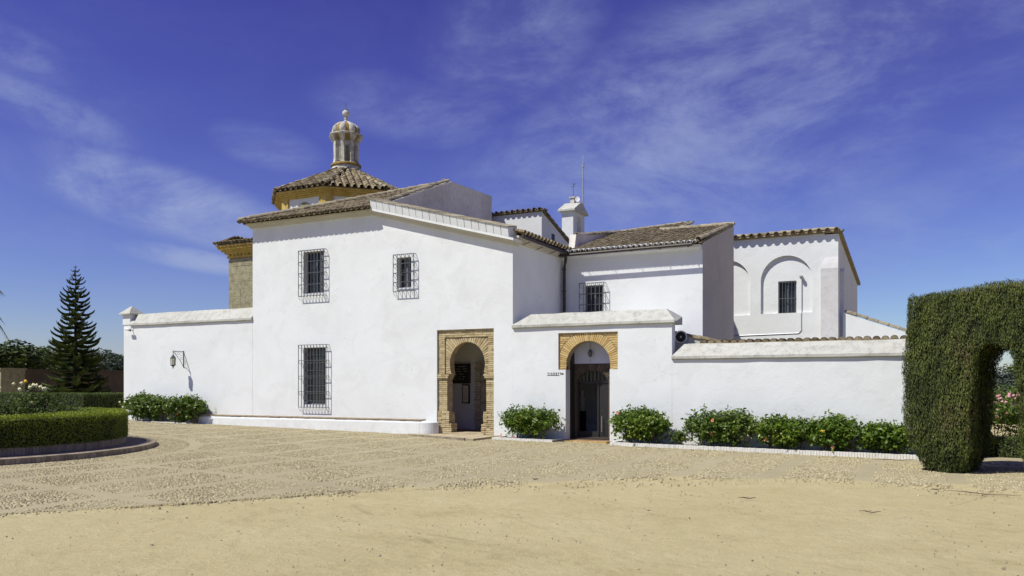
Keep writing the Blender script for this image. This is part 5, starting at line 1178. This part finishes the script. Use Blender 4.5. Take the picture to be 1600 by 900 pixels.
# ---- clipped surfaces
def surf_leaves(P, Nn, size, elong, jit, up, mat, parent, name='foliage', spread=.03, tshift=None):
    P = P + Nn * RNG.uniform(-spread * 1.6, spread, (len(P), 1)) + RNG.normal(0, spread * .4, P.shape)
    V, F = leaf_quads(P, Nn, size, elong, jit, up); t = RNG.normal(.48, .2, len(P))
    if tshift is not None: t = t + tshift
    return link(name, np_mesh(name, V, F, np.repeat(np.clip(t, 0, 1), 2), mat, False), parent)
def box_points(x0, x1, y0, y1, z0, z1, dens):
    out = []
    for (ax, val, sgn) in ((0, x0, -1), (0, x1, 1), (1, y0, -1), (1, y1, 1), (2, z1, 1)):
        lo_ = [x0, y0, z0]; hi_ = [x1, y1, z1]; dims = [i for i in range(3) if i != ax]; area = (hi_[dims[0]] - lo_[dims[0]]) * (hi_[dims[1]] - lo_[dims[1]]); n = int(area * dens)
        P = np.zeros((n, 3)); P[:, ax] = val
        for d in dims: P[:, d] = RNG.uniform(lo_[d], hi_[d], n)
        Nn = np.zeros((n, 3)); Nn[:, ax] = sgn; out.append((P, Nn))
    return np.concatenate([o[0] for o in out]), np.concatenate([o[1] for o in out])
def box_hedge(x0, x1, y0, y1, z0, z1, label, mat='box_far', dens=700, size=.06, group=None):
    root = empty('clipped_hedge', ((x0 + x1) / 2, (y0 + y1) / 2, z0), label, 'hedge', group)
    mb = MB(); mb.box(x0 + .04, x1 - .04, y0 + .04, y1 - .04, z0, z1 - .04); mb.build('branches', 'core', root)
    P, Nn = box_points(x0, x1, y0, y1, z0, z1, dens); surf_leaves(P, Nn, size, 1.7, .6, .5, mat, root); return root
# round bed
rbed = empty('round_planter', (PC[0], PC[1], 0), 'round raised bed at the left with brick kerbs and a paved ring', 'planter')
zk = .11
mb = MB(); mb.lathe((PC[0], PC[1], 0), [(RK - .10, -.15), (RK - .10, zk - .012), (RB - .1, zk - .004)], 96); mb.build('paved_ring', 'pave_grey', rbed)
def ring_bricks(r0, r1, z0, z1, w, mat, a_from, a_to, parent, lean=0.):
    n = int((a_to - a_from) * r1 / w); me = None
    for k in range(n):
        a = a_from + (a_to - a_from) * k / n
        if k % 7 == 0 or me is None:
            mb = MB(); h = w * .5 - .004; e = random.uniform(-.006, .006)
            mb.hexa([(r0, -h * r0 / r1, z0), (r1 + e, -h, z0), (r1 + e, h, z0), (r0, h * r0 / r1, z0), (r0, -h * r0 / r1, z1), (r1 + e - .008, -h, z1), (r1 + e - .008, h, z1), (r0, h * r0 / r1, z1 + .002)]); me = mb.mesh('brick', mat)
        o = bpy.data.objects.new('brick', me); COL.objects.link(o); o.parent = parent
        o.location = (0, 0, random.uniform(-.003, .003)); o.rotation_euler[2] = a
ko = empty('outer_kerb', (PC[0], PC[1], 0), None, None); ko.parent = rbed; ko.location = (0, 0, 0)
ki = empty('inner_kerb', (PC[0], PC[1], 0), None, None); ki.parent = rbed; ki.location = (0, 0, 0)
ring_bricks(RK - .24, RK, -.12, zk, .10, 'brick_dark', R(-72), R(98), ko)
ring_bricks(RB - .12, RB, zk - .01, zk + .16, .075, 'brick_dark', R(-75), R(100), ki)
mb = MB(); mb.lathe((PC[0], PC[1], 0), [(RB - .13, 0), (RB - .13, zk + .12), (.1, zk + .2)], 64); mb.build('soil', 'soil', rbed)
rh = empty('round_hedge', (PC[0], PC[1], .2), 'round clipped bright green hedge ring on the brick kerbed bed', 'hedge')
Ro, Ri, Z0, Z1 = RB + .03, 3.35, zk + .15, .90
mb = MB(); vs = []; fs = []; n = 90
for k in range(n):
    a = 2 * PI * k / n
    for (r, z) in ((Ro - .07, Z0 - .05), (Ro - .05, Z1 - .06), (Ri + .05, Z1 - .06), (Ri + .05, Z0 - .05)): vs.append((PC[0] + r * math.cos(a), PC[1] + r * math.sin(a), z + random.uniform(-.01, .01)))
for k in range(n):
    k2 = (k + 1) % n
    for j in range(3): fs.append((k * 4 + j, k2 * 4 + j, k2 * 4 + j + 1, k * 4 + j + 1))
mb.add(vs, fs); mb.build('branches', 'core', rh)
def ringpts(r0, r1, z0, z1, dens, nrm):
    area = 2 * PI * (r0 + r1) / 2 * max(r1 - r0, z1 - z0); n = int(area * dens); a = RNG.uniform(0, 2 * PI, n); r = RNG.uniform(r0, r1, n) if r1 > r0 else np.full(n, r0); z = RNG.uniform(z0, z1, n) if z1 > z0 else np.full(n, z0)
    P = np.stack([PC[0] + r * np.cos(a), PC[1] + r * np.sin(a), z], 1)
    Nn = np.stack([np.cos(a), np.sin(a), 0 * a], 1) * nrm if nrm else np.tile([0, 0, 1.], (n, 1)); return P, Nn
pts = [ringpts(Ro, Ro, Z0, Z1, 2600, 1), ringpts(Ri, Ro, Z1, Z1, 2200, 0), ringpts(Ri, Ri, Z0, Z1, 900, -1)]
P = np.concatenate([p[0] for p in pts]); Nn = np.concatenate([p[1] for p in pts])
P[:, 2] += .012 * np.sin(P[:, 0] * 5) * (Nn[:, 2] > .5)
ts = np.where(P[:, 2] > Z1 - .06, .32, .06) + .12 * np.sin(P[:, 0] * 2.1 + P[:, 1] * 3.3)  # top leaves tinted lighter, sunlight on the hedge painted into their colour
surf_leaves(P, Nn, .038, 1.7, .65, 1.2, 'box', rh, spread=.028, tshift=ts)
# roses inside
GR = 'rose bushes inside the round hedge'
def rose(px_, py_, r, h, label, fl, n=2600):
    c = ground_pt(px_, 700); 
    return None
for i, (x, y, rx, h, lab, fl) in enumerate([
    (-20.3, -9.6, .75, 1.30, 'rose bush with cream and yellow blooms standing highest in the round bed', [(-.25, .18, 'petal_cream'), (-.1, .05, 'petal_cream'), (.05, .25, 'petal_yellow'), (.16, .10, 'petal_cream'), (.32, .14, 'petal_cream'), (.42, .10, 'petal_cream'), (-.05, .2, 'petal_cream'), (.2, -.3, 'petal_cream'), (.25, .16, 'petal_cream'), (.5, .06, 'petal_cream')]),
    (-20.2, -10.6, .8, 1.12, 'rose bush with one pale yellow bloom at the left picture edge', [(.35, .25, 'petal_cream'), (.1, .12, 'petal_cream')]),
    (-19.3, -9.8, .6, .88, 'low flowerless rose bush in the middle of the round bed', []),
    (-19.6, -9.0, .6, .86, 'low rose bush with small dark leaves near the right side of the round bed', []),
    (-20.6, -8.9, .6, .98, 'reddish leaved rose bush at the back of the round bed', [])]):
    zb_ = .22; s_ = shrub('rose_bush', (x, y, zb_), rx, .5, h - .2 + .1, 3000, .055, 'rose_leaf', lab, GR, [], loose=.5, cat='rose bush', nstem=8, lumps=5)
    for (dx, dz, m) in fl: flower(s_, (x + dx * .89 - .1, y - .3 + dx * .45, zb_ + h - .1 + dz), .06, m)

# clipped hedges beyond
box_hedge(-44, -32.9, .6, 1.9, 0, 1.17, 'long low clipped hedge behind the round bed, its lit face to the court')
box_hedge(-34.2, -32.92, 1.92, 9, 0, 1.17, 'shaded clipped hedge running back beside the left white wall', group=None)
# ---- cypress arch
O_ = Vector((.62, -3.95, 0)); e1 = Vector((.966, -.259, 0)); e2 = Vector((.259, .966, 0)); zg = -.32
CA = empty('cypress_arch', O_ + Vector((0, 0, zg)), 'tall clipped dark green cypress hedge with an arched opening at the right edge', 'hedge')
def cyp_pt(a, b, z): return O_ + e1 * a + e2 * b + Vector((0, 0, z))
TOPZ = 3.58; TH = 1.9
def jw(z):                                     # leg plan: base drawn in, slightly bulging at mid height
    q = (z - zg) / (TOPZ - zg); return -.22 * max(0, 1 - q * 3.6) ** 1.6 + .06 * math.sin(q * PI)
def inner(z):                                  # left leg inner face and right leg inner face positions (a)
    zz = z - zg
    s_ = 2.12
    if zz < s_: return (-.08 + .10 * (zz / s_)  - .16 * max(0, 1 - zz * 1.8), .84 - .05 * (zz / s_) + .10 * max(0, 1 - zz * 1.8))
    t = (zz - s_) / .62
    if t >= .97: return None
    hw = .385 * math.sqrt(1 - t * t) ; return (.405 - hw, .405 + hw)
def leaf_leg(a0f, a1f, z0, z1, dens, caps):
    P = []; Nn = []
    n = int(dens * (z1 - z0) * 7); 
    for _ in range(n):
        z = random.uniform(z0, z1); a0_ = a0f(z); a1_ = a1f(z); w = a1_ - a0_
        if w <= .02: continue
        dd = jw(z); b0, b1 = -dd, TH + dd; per = 2 * w + 2 * (b1 - b0); s = random.uniform(0, 7 if z < ZCR else 12)
        if s > per: continue
        if s < w: a, b, nn = a0_ + s, b0, (-0., -1)
        elif s < 2 * w: a, b, nn = a0_ + s - w, b1, (0, 1)
        elif s < 2 * w + (b1 - b0): a, b, nn = a0_, b0 + s - 2 * w, (-1, 0)
        else: a, b, nn = a1_, b0 + s - 2 * w - (b1 - b0), (1, 0)
        # round the corners
        mid_a = (a0_ + a1_) / 2; outer = (a < mid_a) == (a0f is outl) if not (a0f is outl and a1f is outr) else True
        rc = .32 if outer else .03 + .24 * max(0, min(1, 1 - (z - zg - .9) / 1.2)); rc = min(rc, w / 2 - .005)
        ca = min(max(a, a0_ + rc), a1_ - rc); cb = min(max(b, b0 + rc), b1 - rc); dv = Vector((a - ca, b - cb))
        if dv.length > rc: dv = dv.normalized() * rc; a, b = ca + dv.x, cb + dv.y; nn = (dv.x / rc, dv.y / rc)
        if not caps(a, z): continue
        P.append(cyp_pt(a, b, z)); Nn.append(e1 * nn[0] + e2 * nn[1])
    return P, Nn
outl = lambda z: -1.22 - jw(z) * 1.6
outr = lambda z: 2.45 + jw(z)
def il(z): q = inner(z); return q[0] if q else outr(z)
def ir_(z): q = inner(z); return q[1] if q else outr(z)
ZCR = zg + 2.12 + .62 * .97
P1, N1 = leaf_leg(outl, il, zg, ZCR, 3000, lambda a, z: True)
P2, N2 = leaf_leg(ir_, outr, zg, ZCR, 2800, lambda a, z: True)
P1b, N1b = leaf_leg(outl, outr, ZCR, TOPZ, 5200, lambda a, z: True); P1 += P1b; N1 += N1b
n = 15000; P3 = []; N3 = []
for _ in range(n):
    a = random.uniform(-1.22, 2.4); b = random.uniform(.05, TH - .05); P3.append(cyp_pt(a, b, TOPZ + .02 * math.sin(a * 5) + .02 * math.sin(b * 7 + a * 3))); N3.append(Vector((0, 0, 1)))
for _ in range(5000):                          # underside of the arch
    t = random.uniform(0, PI); b = random.uniform(0, TH); P3.append(cyp_pt(.405 + .40 * math.cos(t), b, zg + 2.12 + .62 * math.sin(t))); N3.append(Vector((0, 0, -1)))
def keep_arch(p):                              # drop sprays of the flat seam between both halves above the crown
    return True
P = np.array([p[:] for p in P1 + P2 + P3]); Nn = np.array([q[:] for q in N1 + N2 + N3])
la_ = (P - np.array(O_)) @ np.array(e1)
seam = np.zeros(len(P), bool); P = P[~seam]; Nn = Nn[~seam]
# vertical tufts: push the surface in and out in upright streaks
lb_ = (P - np.array(O_)) @ np.array(e2); sv = la_[~seam] + lb_ * 1.3
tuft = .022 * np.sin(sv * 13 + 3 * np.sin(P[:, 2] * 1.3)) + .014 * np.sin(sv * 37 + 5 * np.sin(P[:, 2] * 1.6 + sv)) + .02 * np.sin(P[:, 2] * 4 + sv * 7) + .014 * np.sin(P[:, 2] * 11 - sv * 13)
P = P + Nn * tuft[:, None]
brown = (np.sin(sv * 3.1 + P[:, 2] * .9) + np.sin(sv * 7.7 - P[:, 2] * 1.7 + 1) + np.sin(P[:, 2] * 3.3 + 2 * sv)) > 1.35
hole = (np.sin(sv * 5.3 + P[:, 2] * 2.9) + np.sin(sv * 9.1 - P[:, 2] * 4.1) + np.sin(P[:, 2] * 7.3 + 3 * sv)) > 2.25; P = P - Nn * (hole * .04)[:, None]
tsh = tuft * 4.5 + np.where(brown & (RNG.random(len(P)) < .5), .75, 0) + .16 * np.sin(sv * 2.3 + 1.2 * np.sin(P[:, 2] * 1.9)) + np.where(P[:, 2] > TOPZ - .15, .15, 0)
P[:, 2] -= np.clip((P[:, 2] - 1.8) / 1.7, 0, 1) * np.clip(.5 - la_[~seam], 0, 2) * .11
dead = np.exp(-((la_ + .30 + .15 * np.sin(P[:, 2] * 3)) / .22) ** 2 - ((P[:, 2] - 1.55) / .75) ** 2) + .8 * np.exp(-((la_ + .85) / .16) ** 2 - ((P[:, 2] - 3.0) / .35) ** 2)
tsh = tsh + np.where(RNG.random(len(P)) < dead * .75, .6, 0) - .10 * np.clip((la_ + .9) / 1.0, 0, 1)  # last term paints the light from the left: tint falls off rightwards
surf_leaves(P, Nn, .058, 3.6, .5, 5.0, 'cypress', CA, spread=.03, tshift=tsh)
# dense twig body inside
def body(a0f, a1f, name, zb0=zg, zt0=TOPZ):
    mb = MB(); nz = 22; m = 16; vs = []; fs = []
    for i in range(nz + 1):
        z = zb0 - .02 + (zt0 - .05 - zb0) * i / nz; a0_ = a0f(z) + .06; a1_ = a1f(z) - .06; dd = jw(z) - .07
        ca, cb = (a0_ + a1_) / 2, TH / 2; ha, hb = max(.02, (a1_ - a0_) / 2), TH / 2 + dd
        for k in range(m):
            t = 2 * PI * (k + .5) / m; c, s = math.cos(t), math.sin(t); q = 1 / max(abs(c), abs(s)); q = min(q, 1.25)
            av = ca + ha * max(-1, min(1, c * q)); p = cyp_pt(av, cb + hb * max(-1, min(1, s * q)), z - .11 * max(0, min(1, (z - 1.8) / 1.7)) * max(0, min(2, .5 - av))); vs.append(p)
    for i in range(nz):
        for k in range(m): k2 = (k + 1) % m; fs.append((i * m + k, i * m + k2, (i + 1) * m + k2, (i + 1) * m + k))
    fs.append(tuple(nz * m + k for k in range(m))); mb.add(vs, fs); mb.build(name, 'core', CA)
body(outl, il, 'branches', zg, ZCR + .04); body(ir_, outr, 'branches', zg, ZCR + .04); body(outl, outr, 'branches', ZCR + .02, TOPZ)
# ---- view through the arch
box_hedge(1.36, 7, 1.2, 2.2, -.35, .24, 'low clipped hedge glimpsed through the cypress arch', dens=1600, size=.04)
box_hedge(-2, 16, 22, 23.5, -.3, 1.05, 'tall dark hedge closing the garden behind the oleander', 'box_far', dens=260, size=.12)
box_hedge(.72, 1.3, 1.25, 5.0, -.35, .30, 'shaded end of a clipped hedge left inside the cypress arch view', 'box', dens=900, size=.05)
ol = shrub('oleander', (2.75, 8.0, -.3), 1.9, 1.3, 1.95, 15000, .11, 'leaf_dark', 'pink flowering oleander seen through the cypress arch', None, [], cat='oleander', lumps=12, leaf_elong=3.0, loose=.2)
for k in range(110):
    t = random.uniform(-1, 1); z = .35 + 1.05 * random.random() ** .5; x = 2.75 + 1.7 * t * math.sqrt(max(.05, 1 - ((z - .4) / 1.3) ** 2)); flower(ol, (x, 8 - 1.2 * math.sqrt(max(0, 1 - t * t)) - .1, z - .12 * abs(t)), .05, 'petal_pink')

# ---- trees
def tree_mesh(seed, rad, h, n, size, mat):
    r = np.random.default_rng(seed); k = 26; cen = r.normal(0, 1, (k, 3)); cen /= np.linalg.norm(cen, axis=1)[:, None]; cen *= r.uniform(.35, .85, (k, 1)); cen *= np.array([rad, rad, h / 2]); cen[:, 2] += h * .5
    rr = r.uniform(.22, .42, k) * rad; i = r.integers(0, k, n); v = r.normal(0, 1, (n, 3)); v /= np.linalg.norm(v, axis=1)[:, None]; q = r.uniform(.55, 1.05, (n, 1)) ** .6
    P = cen[i] + v * rr[i][:, None] * q; V, F = leaf_quads(P, v + np.array([0, 0, .4]), size, 1.6, .7)
    return np_mesh('crown', V, F, np.repeat(np.clip(r.normal(.45, .22, n) + (r.random(k)[i] - .5) * .3, 0, 1), 2), mat)
TREES = [tree_mesh(s, 3.2, 5.2, 7000, .30, m) for s, m in ((1, 'tree_dark'), (2, 'tree_mid'), (3, 'tree_grey'), (4, 'tree_dark'))]
def tree(px_, d, ztop, w, kind, label, group='trees beyond the garden walls', zbot=1.0):
    u = (px_ - 800) / 1292; x = d * (.8898 * u - .4564); y = d * (.4565 * u + .8897) - 22.8; s = w / 3.2
    root = empty('broadleaf_tree', (x, y, 0), label, 'tree', group); h = ztop - zbot
    o = bpy.data.objects.new('crown', TREES[kind]); COL.objects.link(o); o.parent = root; o.location = (0, 0, zbot); o.scale = (s, s, h / 5.6); o.rotation_euler[2] = random.uniform(0, 6)
    mb = MB(); mb.tube([(0, 0, -.3), (.1, 0, zbot + .4 * h), (0, .1, zbot + .75 * h)], [.22, .15, .06], 7)
    for k in range(4): a = k * 1.6; mb.tube([(.08, 0, zbot + .2 * h), (w * .5 * math.cos(a), w * .5 * math.sin(a), zbot + .6 * h)], [.1, .03], 5)
    t = bpy.data.objects.new('trunk', mb.mesh('trunk', 'bark', True)); COL.objects.link(t); t.parent = root
tree(-20, 58, 5.4, 4.2, 0, 'dark broadleaf tree filling the left picture edge above the brown wall')
tree(28, 62, 4.6, 3.4, 3, 'dark rounded tree just right of the left picture edge behind the brown wall')
tree(62, 66, 4.9, 3.4, 1, 'mid green tree left of the tall conifer, brightest of the row')
tree(92, 70, 5.2, 3.2, 0, 'dark tree directly behind the left side of the conifer')
tree(150, 72, 4.9, 3.6, 2, 'greyish tree behind the right side of the conifer')
tree(186, 76, 4.6, 3.6, 2, 'hazy grey tree at the edge of the white wall')
tree(125, 80, 5.4, 4.5, 2, 'large grey tree hidden mostly behind the conifer')
tree(-90, 55, 6, 5, 1, 'tree beyond the left edge of the view')
tree(1578, 60, 2.9, 2.6, 2, 'grey green tree above the oleander in the arch opening', zbot=.4)
tree(1548, 66, 2.2, 3.6, 2, 'low grey tree left in the arch opening behind the oleander')
tree(1650, 70, 3.6, 5.0, 1, 'tree hidden behind the right leg of the cypress arch')
for k in range(9): tree(1720 + k * 85, 62 + (k * 37) % 23, 4.2 + (k * 13) % 3, 4.2, (k * 5) % 3, ['dark', 'leafy green', 'greyish'][(k * 5) % 3] + ' tree in the row standing beyond the garden right of the cypress arch', group='row of trees beyond the garden at the right', zbot=.5)
# norfolk pine
def pine_branch():
    mb = MB(); pts = []
    for i in range(9):
        t = i / 8; pts.append(Vector((t, 0, -.10 * math.sin(t * 2.4) + .14 * t ** 3)))
    mb.tube(pts, [.016 - .0014 * i for i in range(9)], 4, tint=.2)
    for i in range(60):
        t = .10 + .9 * i / 59; p = Vector((t, 0, -.10 * math.sin(t * 2.4) + .14 * t ** 3)); side = 1 if i % 2 else -1
        L = .16 * (1 - .5 * t) * random.uniform(.8, 1.1); q = p + Vector((L * .75, side * L, .05 + .05 * t)); w = .022
        for dz in (0, 1):
            a = Vector((w, 0, 0)) if dz else Vector((0, 0, w)); mb.add([p - a, q - a * .6, q + a * .6, p + a], [(0, 1, 2, 3)], random.uniform(.2, .9))
    return mb.mesh('branch', 'pine')
PB = [pine_branch() for _ in range(3)]
def pine(px_, d, ztop, wid, label, zlow, tiers, per=6):
    u = (px_ - 800) / 1292; x = d * (.8898 * u - .4564); y = d * (.4565 * u + .8897) - 22.8
    root = empty('conifer', (x, y, 0), label, 'tree'); mb = MB(); mb.tube([(0, 0, -.2), (0.02, 0, ztop * .5), (0, 0, ztop)], [.16, .09, .012], 8); t = bpy.data.objects.new('trunk', mb.mesh('trunk', 'bark', True)); COL.objects.link(t); t.parent = root
    for i in range(tiers):
        f = i / (tiers - 1); z = zlow + (ztop - .12 - zlow) * f ** .93; L = wid * (1.0 - f) ** .72 * random.uniform(.9, 1.06) * (.8 if i == 0 else 1) + .12
        m = per if f < .8 else 5; a0 = random.uniform(0, 6)
        for k in range(m):
            o = bpy.data.objects.new('branch', PB[(i + k) % 3]); COL.objects.link(o); o.parent = root; o.location = (0, 0, z + random.uniform(-.04, .04))
            l = L * random.uniform(.72, 1.12); o.scale = (l, l * random.uniform(1.0, 1.4), l * (1 + .8 * f)); o.rotation_euler = (random.uniform(-.2, .2), random.uniform(-.10, .08) + .10 * (1 - f) - .22 * f, a0 + 2 * PI * k / m + random.uniform(-.15, .15))
pine(118, 46, 8.2, 1.55, 'tall tiered conifer with upswept branches left of the white wall', 1.0, 29, 7)
# slim small conifer beside it
def pine2():
    pass
pine(151, 46.5, 2.4, 1.0, 'short young conifer under the right side of the tall conifer', .9, 7, 6)
# brown garden wall and pillar
bw = empty('brown_wall', (-48, 15, 0), 'long brown earth wall in shade below the far trees', 'wall')
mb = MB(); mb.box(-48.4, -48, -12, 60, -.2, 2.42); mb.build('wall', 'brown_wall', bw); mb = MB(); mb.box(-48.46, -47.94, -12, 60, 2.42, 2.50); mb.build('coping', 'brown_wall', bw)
gp = empty('gate_pillar', (-45, 3, 0), 'square sandy pillar with a lit left face before the brown wall', 'pillar')
u = (8 - 800) / 1292; d = 44; x = d * (.8898 * u - .4564); y = d * (.4565 * u + .8897) - 22.8
mb = MB(); mb.box(x - .35, x + .3, y - .4, y + .9, -.2, 2.35); mb.build('shaft', 'ashlar', gp); mb = MB(); mb.box(x - .42, x + .37, y - .47, y + .97, 2.35, 2.45); mb.build('cap', 'ashlar', gp)
# palm beyond the left picture edge: only frond tips hang into view
d = 33.0; u = (-78 - 800) / 1292; px0 = d * (.8898 * u - .4564); py0 = d * (.4565 * u + .8897) - 22.8
pa = empty('palm_tree', (px0, py0, 0), 'palm at the left picture edge with only frond tips hanging into view', 'palm')
mb = MB(); mb.tube([(px0, py0, -.1), (px0 + .05, py0, 3), (px0, py0, 5.6)], [.28, .22, .2], 10); mb.build('trunk', 'bark', pa)
for k in range(18):
    a = 2 * PI * k / 18 + .1; L = 2.1; mb = MB(); pts = []; el = .5 + .5 * math.sin(k * 2.4)
    for i in range(8):
        t = i / 7; pts.append(Vector((px0 + math.cos(a) * L * t * (1 - .2 * el * t), py0 + math.sin(a) * L * t * (1 - .2 * el * t), 5.5 + 1.1 * t * el - (.9 + 1.3 * (1 - el)) * t * t)))
    mb.tube(pts, [.016 - .0017 * i for i in range(8)], 4, tint=.3)
    for i in range(1, 8):
        p = pts[i]; dd = (pts[i] - pts[i - 1]).normalized(); s = dd.cross(Vector((0, 0, 1))).normalized()
        for j in range(4):
            for sg_ in (-1, 1):
                p2 = pts[i - 1].lerp(p, j / 4); q = p2 + dd * .3 + s * sg_ * .28 + Vector((0, 0, -.16)); w = s.cross(dd) * .012; mb.add([p2 - w, q, p2 + w], [(0, 1, 2)], random.random())
    mb.build('frond', 'palm', pa)
